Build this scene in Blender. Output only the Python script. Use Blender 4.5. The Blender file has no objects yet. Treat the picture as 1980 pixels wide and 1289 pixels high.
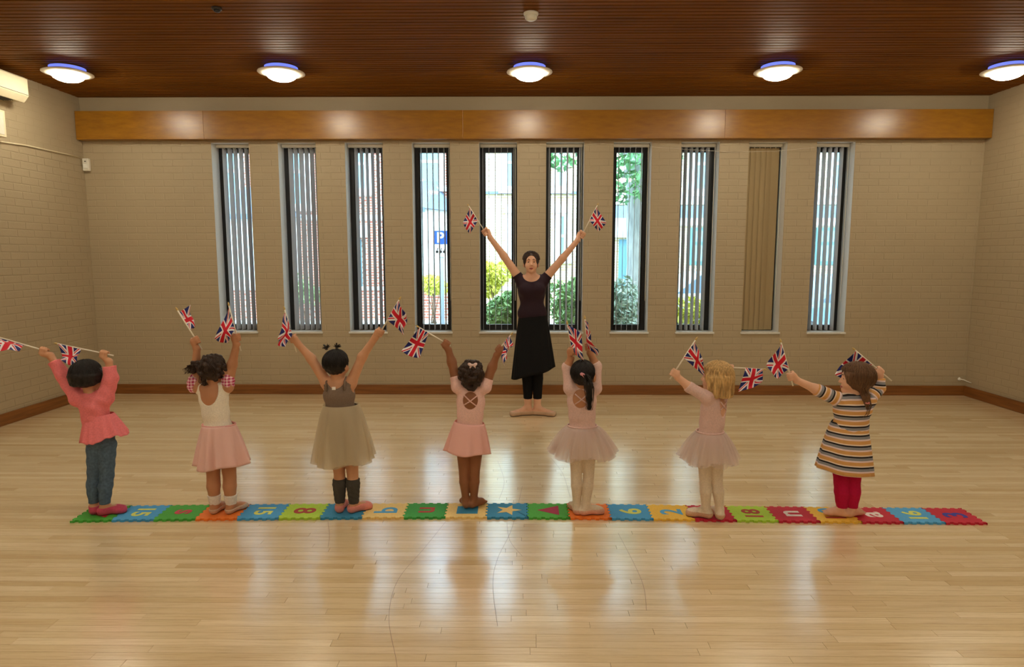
import bpy, bmesh, math, random
import numpy as np
from mathutils import Vector, Matrix

# ------------------------------------------------------------------ camera, world, exposure
SC = bpy.context.scene
COL = SC.collection
F_PX, PITCH, YAW, CAM_Z = 1250.0, 0.1174, 0.0097, 1.6
cam_data = bpy.data.cameras.new('camera')
cam_data.sensor_width = 36.0
cam_data.lens = F_PX / 1980.0 * 36.0
cam_data.clip_end = 300
cam = bpy.data.objects.new('camera', cam_data)
COL.objects.link(cam)
cam.location = (0, 0, CAM_Z)
cam.rotation_euler = (math.pi / 2 - PITCH, 0, YAW)
SC.camera = cam

SC.view_settings.view_transform = 'Standard'
SC.view_settings.look = 'None'
SC.view_settings.gamma = 1.0
SC.view_settings.use_curve_mapping = False
SC.view_settings.exposure = 0.3
SC.cycles.use_denoising = True
SC.cycles.max_bounces = 10
SC.cycles.diffuse_bounces = 5
SC.cycles.transparent_max_bounces = 24
SC.cycles.sample_clamp_indirect = 6.0

SKY_STRENGTH = 7.5
SUN_STRENGTH = 2.0
LAMP_STRENGTH = 54.0
world = bpy.data.worlds.new('world')
SC.world = world
world.use_nodes = True
bg = world.node_tree.nodes['Background']
bg.inputs['Color'].default_value = (0.60, 0.82, 1.0, 1)
bg.inputs['Strength'].default_value = SKY_STRENGTH
sun_data = bpy.data.lights.new('sun', 'SUN')
sun_data.energy = SUN_STRENGTH
sun_data.angle = math.radians(8)
sun_data.color = (1.0, 0.97, 0.9)
sun = bpy.data.objects.new('sun', sun_data)
COL.objects.link(sun)
sun.rotation_euler = (math.radians(40), 0, math.radians(25))     # high, from over the hall's roof onto the houses

# ------------------------------------------------------------------ room numbers (metres)
WALL_Y, X_L, X_R, CEIL, REAR_Y = 7.477, -4.94, 5.217, 3.379, -3.5
WALL_T = 0.30
MAT_T = 0.014

# ------------------------------------------------------------------ helpers
rng = random.Random(7)

def pixel_ray(px, py):
    u, v = (px - 990) / F_PX, (644.5 - py) / F_PX
    cp, sp = math.cos(PITCH), math.sin(PITCH)
    fwd = Vector((-math.sin(YAW) * cp, math.cos(YAW) * cp, -sp))
    right = Vector((math.cos(YAW), math.sin(YAW), 0))
    return fwd + right * u + right.cross(fwd) * v

def at(px, py, Y):
    d = pixel_ray(px, py)
    return Vector((0, 0, CAM_Z)) + d * (Y / d.y)

def ground(px, py, z=0.0):
    d = pixel_ray(px, py)
    return Vector((0, 0, CAM_Z)) + d * ((z - CAM_Z) / d.z)

def srgb(r, g, b):
    f = lambda c: c / 12.92 if c <= 0.04045 else ((c + 0.055) / 1.055) ** 2.4
    return (f(r / 255), f(g / 255), f(b / 255))

class Nodes:
    """Small wrapper to write node graphs in a line each."""
    def __init__(self, m):
        self.t = m.node_tree
    def new(self, kind, **kw):
        n = self.t.nodes.new(kind)
        for k, v in kw.items():
            setattr(n, k, v)
        return n
    def put(self, sock, v):
        if hasattr(v, 'is_output'):
            self.t.links.new(v, sock)
        elif v is not None:
            if isinstance(v, (tuple, list)) and len(v) == 3 and sock.type == 'RGBA':
                v = (*v, 1)
            sock.default_value = v
    def math(self, op, a, b=None, c=None):
        n = self.new('ShaderNodeMath', operation=op)
        for s, v in zip(n.inputs, (a, b, c)):
            if v is not None:
                self.put(s, v)
        return n.outputs[0]
    def mix(self, fac, a, b):
        n = self.new('ShaderNodeMix', data_type='RGBA')
        self.put(n.inputs[0], fac); self.put(n.inputs[6], a); self.put(n.inputs[7], b)
        return n.outputs[2]
    def noise(self, vec, scale, detail=3, rough=0.5):
        n = self.new('ShaderNodeTexNoise')
        self.put(n.inputs['Vector'], vec)
        n.inputs['Scale'].default_value = scale
        n.inputs['Detail'].default_value = detail
        n.inputs['Roughness'].default_value = rough
        return n.outputs['Fac']
    def scaled(self, vec, s):
        n = self.new('ShaderNodeMapping')
        self.put(n.inputs['Vector'], vec)
        n.inputs['Scale'].default_value = s
        return n.outputs[0]
    def obj(self):
        return self.new('ShaderNodeTexCoord').outputs['Object']
    def pos(self):
        return self.new('ShaderNodeNewGeometry').outputs['Position']
    def uv(self):
        return self.new('ShaderNodeTexCoord').outputs['UV']
    def ramp(self, fac, lo, hi):
        n = self.new('ShaderNodeMapRange')
        self.put(n.inputs[0], fac)
        n.inputs[1].default_value, n.inputs[2].default_value = lo, hi
        return n.outputs[0]
    def attr(self, name):
        return self.new('ShaderNodeAttribute', attribute_name=name).outputs['Fac']
    def bump(self, h, strength, dist=0.01):
        n = self.new('ShaderNodeBump')
        n.inputs['Strength'].default_value = strength
        n.inputs['Distance'].default_value = dist
        self.put(n.inputs['Height'], h)
        return n.outputs[0]

MATS = {}
def mat(name, rgb=(0.5, 0.5, 0.5), rough=0.6, **kw):
    if name in MATS:
        return MATS[name]
    m = bpy.data.materials.new(name)
    m.use_nodes = True
    p = m.node_tree.nodes['Principled BSDF']
    p.inputs['Base Color'].default_value = (*rgb, 1)
    p.inputs['Roughness'].default_value = rough
    for k, v in kw.items():
        p.inputs[k.replace('_', ' ')].default_value = v
    MATS[name] = m
    return m

def P_(m):
    return m.node_tree.nodes['Principled BSDF']

def noisy(name, rgb, rough=0.6, scale=30, amount=0.12, bump=0.0, stretch=(1, 1, 1), coords='pos', **kw):
    """A plain colour with procedural variation and fine relief."""
    if name in MATS:
        return MATS[name]
    m = mat(name, rgb, rough, **kw)
    g = Nodes(m)
    v = g.scaled(g.pos() if coords == 'pos' else g.obj(), stretch)
    n = g.noise(v, scale, 4)
    lo = tuple(c * (1 - amount) for c in rgb); hi = tuple(min(1, c * (1 + amount)) for c in rgb)
    g.put(P_(m).inputs['Base Color'], g.mix(g.ramp(n, 0.3, 0.7), lo, hi))
    if bump:
        g.put(P_(m).inputs['Normal'], g.bump(n, bump, 0.003))
    return m

def emit(name, rgb, strength):
    if name in MATS:
        return MATS[name]
    m = mat(name, rgb, 0.5)
    P_(m).inputs['Emission Color'].default_value = (*rgb, 1)
    P_(m).inputs['Emission Strength'].default_value = strength
    return m

def sheer(name, rgb=None, alpha=1.0, rough=0.8, translucent=0.4):
    """Thin woven cloth: part open weave, part lit through."""
    if name in MATS:
        return MATS[name]
    m = bpy.data.materials.new(name); m.use_nodes = True
    g = Nodes(m); t = m.node_tree
    t.nodes.remove(P_(m))
    out = t.nodes['Material Output']
    d = g.new('ShaderNodeBsdfDiffuse'); g.put(d.inputs[0], rgb)
    tr = g.new('ShaderNodeBsdfTranslucent'); g.put(tr.inputs[0], rgb)
    tp = g.new('ShaderNodeBsdfTransparent')
    m1 = g.new('ShaderNodeMixShader'); m1.inputs[0].default_value = translucent
    g.put(m1.inputs[1], d.outputs[0]); g.put(m1.inputs[2], tr.outputs[0])
    m2 = g.new('ShaderNodeMixShader')
    g.put(m2.inputs[0], alpha)
    g.put(m2.inputs[1], tp.outputs[0]); g.put(m2.inputs[2], m1.outputs[0])
    g.put(out.inputs[0], m2.outputs[0])
    MATS[name] = m
    return m

def link(o, parent=None):
    COL.objects.link(o)
    if parent is not None:
        o.parent = parent
        if parent.type == 'EMPTY' or parent.location.length > 0:
            o.matrix_parent_inverse = Matrix.LocRotScale(parent.location, parent.rotation_euler, None).inverted()
    return o

def mesh_obj(name, verts, faces, m, parent=None, smooth=False):
    me = bpy.data.meshes.new(name)
    me.from_pydata([tuple(v) for v in verts], [], faces)
    if m is not None:
        me.materials.append(m)
    if smooth:
        me.polygons.foreach_set('use_smooth', [True] * len(me.polygons))
    me.update()
    return link(bpy.data.objects.new(name, me), parent)

def tag(o, label=None, cat=None, group=None, kind=None):
    for k, v in (('label', label), ('category', cat), ('group', group), ('kind', kind)):
        if v:
            o[k] = v
    return o

def thing(name, label, cat, loc, group=None):
    o = bpy.data.objects.new(name, None)
    o.empty_display_size = 0.1
    o.location = loc
    COL.objects.link(o)
    return tag(o, label, cat, group)

BOX_F = [(0, 3, 2, 1), (4, 5, 6, 7), (0, 1, 5, 4), (1, 2, 6, 5), (2, 3, 7, 6), (3, 0, 4, 7)]
class MB:
    """Collects shapes, then becomes one mesh object."""
    def __init__(self):
        self.v, self.f = [], []
    def add(self, verts, faces):
        n = len(self.v)
        self.v += [tuple(v) for v in verts]
        self.f += [tuple(i + n for i in f) for f in faces]
        return self
    def box(self, x0, x1, y0, y1, z0, z1):
        return self.add([(x0, y0, z0), (x1, y0, z0), (x1, y1, z0), (x0, y1, z0), (x0, y0, z1), (x1, y0, z1), (x1, y1, z1), (x0, y1, z1)], BOX_F)
    def tube(self, pts, radii, sides=8, caps=True):
        pts = [Vector(p) for p in pts]
        if not isinstance(radii, (list, tuple)):
            radii = [radii] * len(pts)
        vs, fs = [], []
        up = Vector((0.3, 0.2, 0.93)).normalized()
        for i, p in enumerate(pts):
            d = (pts[min(i + 1, len(pts) - 1)] - pts[max(i - 1, 0)]).normalized()
            a = d.cross(up)
            if a.length < 1e-3:
                a = d.cross(Vector((1, 0, 0)))
            a.normalize(); b = d.cross(a)
            for k in range(sides):
                t = 2 * math.pi * k / sides
                vs.append(p + (a * math.cos(t) + b * math.sin(t)) * radii[i])
        for i in range(len(pts) - 1):
            for k in range(sides):
                k2 = (k + 1) % sides
                fs.append((i * sides + k, i * sides + k2, (i + 1) * sides + k2, (i + 1) * sides + k))
        if caps:
            fs.append(tuple(range(sides - 1, -1, -1)))
            n = (len(pts) - 1) * sides
            fs.append(tuple(range(n, n + sides)))
        return self.add(vs, fs)
    def lathe(self, prof, c, sides=40, axis=(0, 0, 1)):
        vs, fs = [], []
        c = Vector(c)
        q = Vector((0, 0, 1)).rotation_difference(Vector(axis))
        for r, z in prof:
            for k in range(sides):
                t = 2 * math.pi * k / sides
                vs.append(c + q @ Vector((r * math.cos(t), r * math.sin(t), z)))
        for i in range(len(prof) - 1):
            for k in range(sides):
                k2 = (k + 1) % sides
                fs.append((i * sides + k, i * sides + k2, (i + 1) * sides + k2, (i + 1) * sides + k))
        fs.append(tuple(range(sides - 1, -1, -1)))
        n = (len(prof) - 1) * sides
        fs.append(tuple(range(n, n + sides)))
        return self.add(vs, fs)
    def prism(self, poly, z0, z1):
        """A flat outline (x, y), extruded in z."""
        n = len(poly)
        vs = [(x, y, z0) for x, y in poly] + [(x, y, z1) for x, y in poly]
        fs = [tuple(range(n - 1, -1, -1)), tuple(range(n, 2 * n))] + [(i, (i + 1) % n, n + (i + 1) % n, n + i) for i in range(n)]
        return self.add(vs, fs)
    def build(self, name, m, parent=None, smooth=False, bevel=0.0):
        o = mesh_obj(name, self.v, self.f, m, parent, smooth)
        if bevel:
            b = o.modifiers.new('bevel', 'BEVEL'); b.width = bevel; b.segments = 2; b.limit_method = 'ANGLE'
        return o

def float_attr(me, name, vals, domain='FACE'):
    a = me.attributes.new(name, 'FLOAT', domain)
    a.data.foreach_set('value', np.asarray(vals, dtype=np.float32))

# ------------------------------------------------------------------ setting materials
def make_paint(name, rgb, bump=0.25):
    m = mat(name, rgb, 0.55)
    g = Nodes(m)
    p = g.pos()
    n1 = g.noise(p, 1.3, 3); n2 = g.noise(p, 60, 4, 0.6); n3 = g.noise(g.scaled(p, (1.5, 1.5, 9)), 5, 3)
    c = g.mix(g.ramp(n1, 0.3, 0.7), tuple(x * 0.95 for x in rgb), rgb)
    c = g.mix(g.math('MULTIPLY', g.ramp(n3, 0.55, 0.8), 0.25), c, tuple(x * 0.86 for x in rgb))
    g.put(P_(m).inputs['Base Color'], c)
    g.put(P_(m).inputs['Normal'], g.bump(n2, bump, 0.003))
    return m
M_WALL = make_paint('painted_brick', srgb(178, 162, 133))
M_WALL_PLAIN = make_paint('plain_plaster', srgb(186, 176, 150), 0.1)
M_REVEAL = make_paint('white_reveal', srgb(222, 224, 224), 0.15)

def make_floor():
    m = mat('maple_strip', (0.6, 0.45, 0.27), 0.3)
    g = Nodes(m)
    p = g.pos(); tone = g.attr('tone')
    comb = g.new('ShaderNodeCombineXYZ')
    g.put(comb.inputs[1], g.math('MULTIPLY', tone, 37.0)); g.put(comb.inputs[2], g.math('MULTIPLY', tone, 11.0))
    add = g.new('ShaderNodeVectorMath', operation='ADD')
    g.put(add.inputs[0], p); g.put(add.inputs[1], comb.outputs[0])
    grain = g.noise(g.scaled(add.outputs[0], (1.2, 26, 1)), 4, 5, 0.65)
    fleck = g.noise(g.scaled(add.outputs[0], (3, 60, 1)), 6, 2)
    base = g.mix(tone, srgb(216, 188, 140), srgb(243, 221, 180))
    base = g.mix(g.math('MULTIPLY', g.ramp(grain, 0.45, 0.8), 0.45), base, srgb(176, 136, 92))
    base = g.mix(g.math('MULTIPLY', g.ramp(fleck, 0.62, 0.8), 0.3), base, srgb(150, 112, 78))
    g.put(P_(m).inputs['Base Color'], base)
    worn = g.noise(g.scaled(p, (1, 1, 1)), 1.7, 4)
    g.put(P_(m).inputs['Roughness'], g.math('ADD', g.math('MULTIPLY', worn, 0.11), 0.165))
    dents = g.noise(g.scaled(p, (0.8, 1.6, 1)), 9, 3)
    g.put(P_(m).inputs['Normal'], g.bump(dents, 0.035, 0.02))
    P_(m).inputs['Specular IOR Level'].default_value = 0.9
    P_(m).inputs['Coat Weight'].default_value = 0.9
    P_(m).inputs['Coat IOR'].default_value = 1.6
    P_(m).inputs['Coat Roughness'].default_value = 0.17
    return m
M_FLOOR = make_floor()

def make_wood(name, dark, light, rough, axis_scale, spec=0.5, tone=True):
    m = mat(name, light, rough)
    g = Nodes(m)
    p = g.pos()
    rnd = g.new('ShaderNodeObjectInfo').outputs['Random']
    comb = g.new('ShaderNodeCombineXYZ')
    for i in range(3):
        g.put(comb.inputs[i], g.math('MULTIPLY', rnd, 17.0 + 9 * i))
    add = g.new('ShaderNodeVectorMath', operation='ADD')
    g.put(add.inputs[0], p); g.put(add.inputs[1], comb.outputs[0])
    n = g.noise(g.scaled(add.outputs[0], axis_scale), 3, 5, 0.6)
    c = g.mix(g.ramp(n, 0.3, 0.72), dark, light)
    if tone:
        c = g.mix(g.math('MULTIPLY', rnd, 0.45), c, dark)
    g.put(P_(m).inputs['Base Color'], c)
    P_(m).inputs['Specular IOR Level'].default_value = spec
    return m
M_SLAT = make_wood('ceiling_slat_wood', srgb(104, 58, 4), srgb(140, 84, 10), 0.6, (0.5, 12, 12), 0.12)
M_SLAT_BACK = mat('ceiling_void', srgb(40, 24, 12), 0.8)
M_PELMET = make_wood('pelmet_veneer', srgb(142, 92, 4), srgb(174, 120, 14), 0.3, (2, 1, 9), 0.6)
M_SKIRT = make_wood('skirting_wood', srgb(112, 66, 24), srgb(146, 92, 40), 0.4, (0.8, 0.8, 14), tone=False)
M_BLACK = mat('black_window_metal', srgb(24, 25, 28), 0.4)
M_WHITE_PL = noisy('white_plastic', srgb(226, 222, 208), 0.45, 40, 0.03)
M_CREAM_PL = noisy('cream_plastic', srgb(232, 222, 190), 0.45, 20, 0.03)
M_GREY_SILL = noisy('sill_tile', srgb(214, 214, 208), 0.4, 20, 0.05)

def make_glass():
    m = bpy.data.materials.new('clear_pane'); m.use_nodes = True
    g = Nodes(m); t = m.node_tree
    t.nodes.remove(P_(m))
    tp = g.new('ShaderNodeBsdfTransparent'); g.put(tp.inputs[0], (0.93, 0.97, 0.97))
    gl = g.new('ShaderNodeBsdfGlossy'); gl.inputs['Roughness'].default_value = 0.02
    fr = g.new('ShaderNodeFresnel'); fr.inputs[0].default_value = 1.45
    mx = g.new('ShaderNodeMixShader')
    g.put(mx.inputs[0], fr.outputs[0]); g.put(mx.inputs[1], tp.outputs[0]); g.put(mx.inputs[2], gl.outputs[0])
    g.put(t.nodes['Material Output'].inputs[0], mx.outputs[0])
    return m
M_GLASS = make_glass()

# ------------------------------------------------------------------ room shell
def structure(o):
    o['kind'] = 'structure'
    return o

floor = structure(MB().box(X_L - 0.3, X_R + 0.3, REAR_Y - 0.3, WALL_Y + WALL_T, -0.12, -0.012).build('floor', mat('floor_joint', srgb(86, 60, 38), 0.8)))
ROW = 0.048
def plank_mesh(x0, x1, y0, y1, dz):
    g = 0.0007
    a = [(x0 + g, y0 + g, -0.011), (x1 - g, y0 + g, -0.011), (x1 - g, y1 - g, -0.011), (x0 + g, y1 - g, -0.011)]
    b = [(x, y, dz) for x, y, _ in a]
    return a + b, [(4, 5, 6, 7), (0, 1, 5, 4), (1, 2, 6, 5), (2, 3, 7, 6), (3, 0, 4, 7)]
rest = MB(); rest_tone = []
n_planks = 0
y = REAR_Y
while y < WALL_Y:
    y1 = min(y + ROW, WALL_Y)
    x = X_L - rng.uniform(0, 0.9)
    while x < X_R:
        L = rng.choice((0.45, 0.6, 0.75, 0.9, 1.1, 1.35, 1.6)) * rng.uniform(0.9, 1.1)
        x0, x1 = max(x, X_L), min(x + L, X_R)
        x += L
        if x1 - x0 < 0.02:
            continue
        v, f = plank_mesh(x0, x1, y, y1, rng.uniform(-0.0004, 0.0))
        tone = min(1, max(0, rng.gauss(0.55, 0.25)))
        c = 0.5 * (y + y1)
        if c > 2.3 and n_planks < 300 and x1 > -0.84 * c and x0 < 0.84 * c:
            o = mesh_obj('plank', v, f, M_FLOOR, floor)
            float_attr(o.data, 'tone', [tone] * 5)
            n_planks += 1
        else:
            rest.add(v, f); rest_tone += [tone] * 5
    y = y1
o = rest.build('plank_field', M_FLOOR, floor)
float_attr(o.data, 'tone', rest_tone)
tag(o, kind='stuff')

# scuffs left on the varnish by shoes
M_SCUFF = mat('scuff_mark', srgb(120, 92, 70), 0.6)
for pts in ([(1010, 940), (990, 1020), (962, 1080), (953, 1130), (962, 1210)], [(862, 1008), (820, 1060), (770, 1120), (752, 1190), (765, 1270), (768, 1289)],
            [(962, 890), (975, 930), (965, 965)], [(1065, 885), (1088, 915), (1102, 960)], [(980, 1010), (986, 1045), (1010, 1075)], [(634, 1008), (637, 1035), (634, 1058)],
            [(1195, 1030), (1240, 1120), (1250, 1180)]):
    g3 = [ground(*p) for p in pts]
    fine = []
    for i in range(len(g3) - 1):
        p0, p1, p2, p3 = g3[max(i - 1, 0)], g3[i], g3[i + 1], g3[min(i + 2, len(g3) - 1)]
        for k in range(6):
            t = k / 6
            fine.append(0.5 * (2 * p1 + (p2 - p0) * t + (2 * p0 - 5 * p1 + 4 * p2 - p3) * t * t + (3 * p1 - p0 - 3 * p2 + p3) * t ** 3))
    fine.append(g3[-1])
    vs, fs = [], []
    for i, p in enumerate(fine):
        d = (fine[min(i + 1, len(fine) - 1)] - fine[max(i - 1, 0)]).normalized()
        w = Vector((-d.y, d.x, 0)) * 0.0008
        vs += [(p + w) + Vector((0, 0, 0.0004)), (p - w) + Vector((0, 0, 0.0004))]
        if i:
            fs.append((2 * i - 2, 2 * i - 1, 2 * i + 1, 2 * i))
    mesh_obj('scuff', vs, fs, M_SCUFF, floor)

ceiling = structure(MB().box(X_L - 0.3, X_R + 0.3, REAR_Y - 0.3, WALL_Y + WALL_T, CEIL + 0.040, CEIL + 0.25).build('ceiling', M_SLAT_BACK))
PITCH_S = 0.064
y = WALL_Y - 0.004
slat_me = None
while y - PITCH_S > REAR_Y:
    if slat_me is None:
        b = MB().box(X_L, X_R, -0.0245, 0.0245, 0, 0.041)
        slat_me = bpy.data.meshes.new('slat')
        slat_me.from_pydata(b.v, [], b.f); slat_me.materials.append(M_SLAT)
    o = bpy.data.objects.new('slat', slat_me)
    o.location = (0, y - PITCH_S / 2, CEIL + rng.uniform(-0.0015, 0.0015))
    link(o, ceiling)
    y -= PITCH_S

# window openings in the far wall
W_TOP, W_SILL = 2.884, 0.735
xa = at(407.7, 277, WALL_Y).x; xb = at(1580, 277, WALL_Y).x
W_PITCH = (xb - xa) / 9
W_W = 0.428
OPEN = [(xa + i * W_PITCH, xa + i * W_PITCH + W_W) for i in range(10)]

BR_L, BR_H, JOINT = 0.219, 0.069, 0.006
BACK = 0.0015      # how far brick faces stand proud of the joint bed
def brick_geo(w, h, d):
    c = 0.004
    a = [(0, 0, 0), (w, 0, 0), (w, 0, h), (0, 0, h)]
    b = [(c, -d, c), (w - c, -d, c), (w - c, -d, h - c), (c, -d, h - c)]
    return a + b, [(4, 5, 6, 7), (0, 1, 5, 4), (1, 2, 6, 5), (2, 3, 7, 6), (3, 0, 4, 7)]
def brick_face(parent, length, place, holes, pick, n_max=300, smooth=False):
    """Stretcher-bond bricks over a wall face: u runs along the wall, z up; place = matrix from (u, out, z)."""
    full = bpy.data.meshes.new('brick')
    v, f = brick_geo(BR_L, BR_H, BACK)
    full.from_pydata(v, [], f); full.materials.append(M_WALL)
    rest, singles = MB(), []
    course, z = 0, 0.0
    while z < CEIL - 0.01:
        h = min(BR_H, CEIL - z)
        spans = [(0.0, length)]
        for (a, b, z0, z1) in holes:
            if z + h > z0 and z < z1:
                spans = [s for (p, q) in spans for s in ((p, min(q, a)), (max(p, b), q)) if s[1] - s[0] > 0.012]
        for p, q in spans:
            off = -((p / (BR_L + JOINT) + 0.5 * (course % 2)) % 1) * (BR_L + JOINT)
            u = p + off
            while u < q:
                u0, u1 = max(u, p), min(u + BR_L, q)
                if u1 - u0 > 0.01:
                    d = rng.uniform(-0.0005, 0.0005)
                    if abs(u1 - u0 - BR_L) < 1e-4 and h == BR_H:
                        singles.append((u0, z, d))
                    else:
                        bv, bf = brick_geo(u1 - u0, h, BACK + d)
                        rest.add([place @ Vector((x + u0, yy, zz + z)) for x, yy, zz in bv], bf)
                u += BR_L + JOINT
        z += BR_H + JOINT
        course += 1
    singles.sort(key=lambda s: pick(place @ Vector((s[0] + 0.1, 0, s[1] + 0.03))))
    for i, (u, z, d) in enumerate(singles):
        if i < n_max:
            o = bpy.data.objects.new('brick', full)
            o.matrix_local = place @ Matrix.Translation((u, -d, z))
            COL.objects.link(o); o.parent = parent
        else:
            bv, bf = brick_geo(BR_L, BR_H, BACK + d)
            rest.add([place @ Vector((x + u, yy, zz + z)) for x, yy, zz in bv], bf)
    tag(rest.build('brick_courses', M_WALL, parent), kind='stuff')

def in_view(p):
    d = p - Vector((0, 0, CAM_Z))
    r = Vector((math.cos(YAW), math.sin(YAW), 0))
    fw = Vector((-math.sin(YAW) * math.cos(PITCH), math.cos(YAW) * math.cos(PITCH), -math.sin(PITCH)))
    zc = d.dot(fw)
    return zc > 0.2 and abs(d.dot(r) / zc) < 0.79 and abs(d.dot(r.cross(fw)) / zc) < 0.51

# far wall: solid piers, apron and lintel around the openings
b = MB()
edges = [X_L - 0.3] + [e for o_ in OPEN for e in o_] + [X_R + 0.3]
for i in range(0, len(edges), 2):
    b.box(edges[i], edges[i + 1], WALL_Y + 0.001, WALL_Y + WALL_T, W_SILL, W_TOP)
b.box(X_L - 0.3, X_R + 0.3, WALL_Y + 0.001, WALL_Y + WALL_T, -0.3, W_SILL)
b.box(X_L - 0.3, X_R + 0.3, WALL_Y + 0.001, WALL_Y + WALL_T, W_TOP, CEIL + 0.25)
wall_back = structure(b.build('wall_back', M_WALL))
wall_back.data.materials.append(M_REVEAL)
for f_ in wall_back.data.polygons:
    if abs(f_.normal.y) < 0.5:
        f_.material_index = 1
holes = [(a - X_L, c - X_L, W_SILL - 0.02, W_TOP) for a, c in OPEN] + [(-1, 20, 3.2, 4)]
brick_face(wall_back, X_R - X_L, Matrix.Translation((X_L, WALL_Y, 0)), holes,
           lambda p: 50 if (p.z > 2.85 or p.z < 0.12) else (Vector((0, 0, CAM_Z)) - p).length)
wall_left = structure(MB().box(X_L - 0.3, X_L - 0.001, REAR_Y, WALL_Y, -0.1, CEIL + 0.02).build('wall_left', M_WALL))
brick_face(wall_left, WALL_Y - REAR_Y, Matrix(((0, -1, 0, X_L), (1, 0, 0, REAR_Y), (0, 0, 1, 0), (0, 0, 0, 1))), [],
           lambda p: (0 if in_view(p) and p.z > 0.12 else 100) + p.y)
wall_right = structure(MB().box(X_R + 0.001, X_R + 0.3, REAR_Y, WALL_Y, -0.1, CEIL + 0.02).build('wall_right', M_WALL))
brick_face(wall_right, WALL_Y - REAR_Y, Matrix(((0, 1, 0, X_R), (-1, 0, 0, WALL_Y), (0, 0, 1, 0), (0, 0, 0, 1))), [],
           lambda p: (0 if in_view(p) and p.z > 0.12 else 100) + p.y)
structure(MB().box(X_L - 0.3, X_R + 0.3, REAR_Y - 0.3, REAR_Y, -0.1, CEIL + 0.02).build('wall_rear', M_WALL_PLAIN))

# skirting boards
BB = 0.115
def moulded(x0, x1, y0, y1, name):
    o = MB().box(x0, x1, y0, y1, 0.0005, BB).build(name, M_SKIRT, bevel=0.004)
    return structure(o)
moulded(X_L + 0.008, X_R - 0.008, WALL_Y - 0.028, WALL_Y - 0.0075, 'baseboard_back')
moulded(X_L + 0.0075, X_L + 0.028, REAR_Y, WALL_Y - 0.03, 'baseboard_left')
moulded(X_R - 0.028, X_R - 0.0075, REAR_Y, WALL_Y - 0.03, 'baseboard_right')

# long veneered pelmet over the windows, in butted panels
pelmet = thing('window_pelmet', 'long honey-brown veneered wooden pelmet running above the row of slit windows', 'pelmet', (0.1, WALL_Y, 2.9))
PZ0, PZ1, PY0, PY1 = 2.905, 3.212, WALL_Y - 0.11, WALL_Y - 0.0085
seams = [X_L + 0.008] + [at(px, 240, PY0).x for px in (393, 895, 1402)] + [X_R - 0.008]
for i in range(4):
    MB().box(seams[i] + 0.001, seams[i + 1] - 0.001, PY0, PY1, PZ0, PZ1).build('panel', M_PELMET, pelmet, bevel=0.002)
for s in seams[1:-1]:
    MB().box(s - 0.002, s + 0.002, PY0 + 0.003, PY1, PZ0 + 0.004, PZ1 - 0.004).build('joint_strip', M_SKIRT, pelmet)

# ------------------------------------------------------------------ windows and vertical blinds
FR_Y0, FR_Y1 = WALL_Y + 0.185, WALL_Y + 0.235
M_VANE = sheer('blind_vane_fabric', srgb(214, 214, 216), 1.0, translucent=0.40)
M_VANE_WARM_LIT = sheer('blind_vane_warm_lit', srgb(172, 152, 116), 1.0, translucent=0.05)  # closed vanes: warm room light and backlit dimming put into the colour
vane_angle = [80, 74, 78, 88, 90, 98, 83, 100, 6, 91]      # turn of the vanes out of the window plane
blind_look = ['opened only partly, over the slit window closest to the wall-mounted heater', 'half closed, letting only thin slivers of the brick houses show',
              'open, over the slit window that shows red brick only', 'open, in front of the blue parking sign',
              'edge on, behind the dancer\'s raised arm with yellow hedge showing', 'edge on, beside the dancer, with tree leaves at the top',
              'edge on, in front of the tall grey tree trunk', 'open, with a yellow-green bush showing at its foot',
              'fully closed and looking beige', 'open, with a parked car showing behind it']
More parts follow.
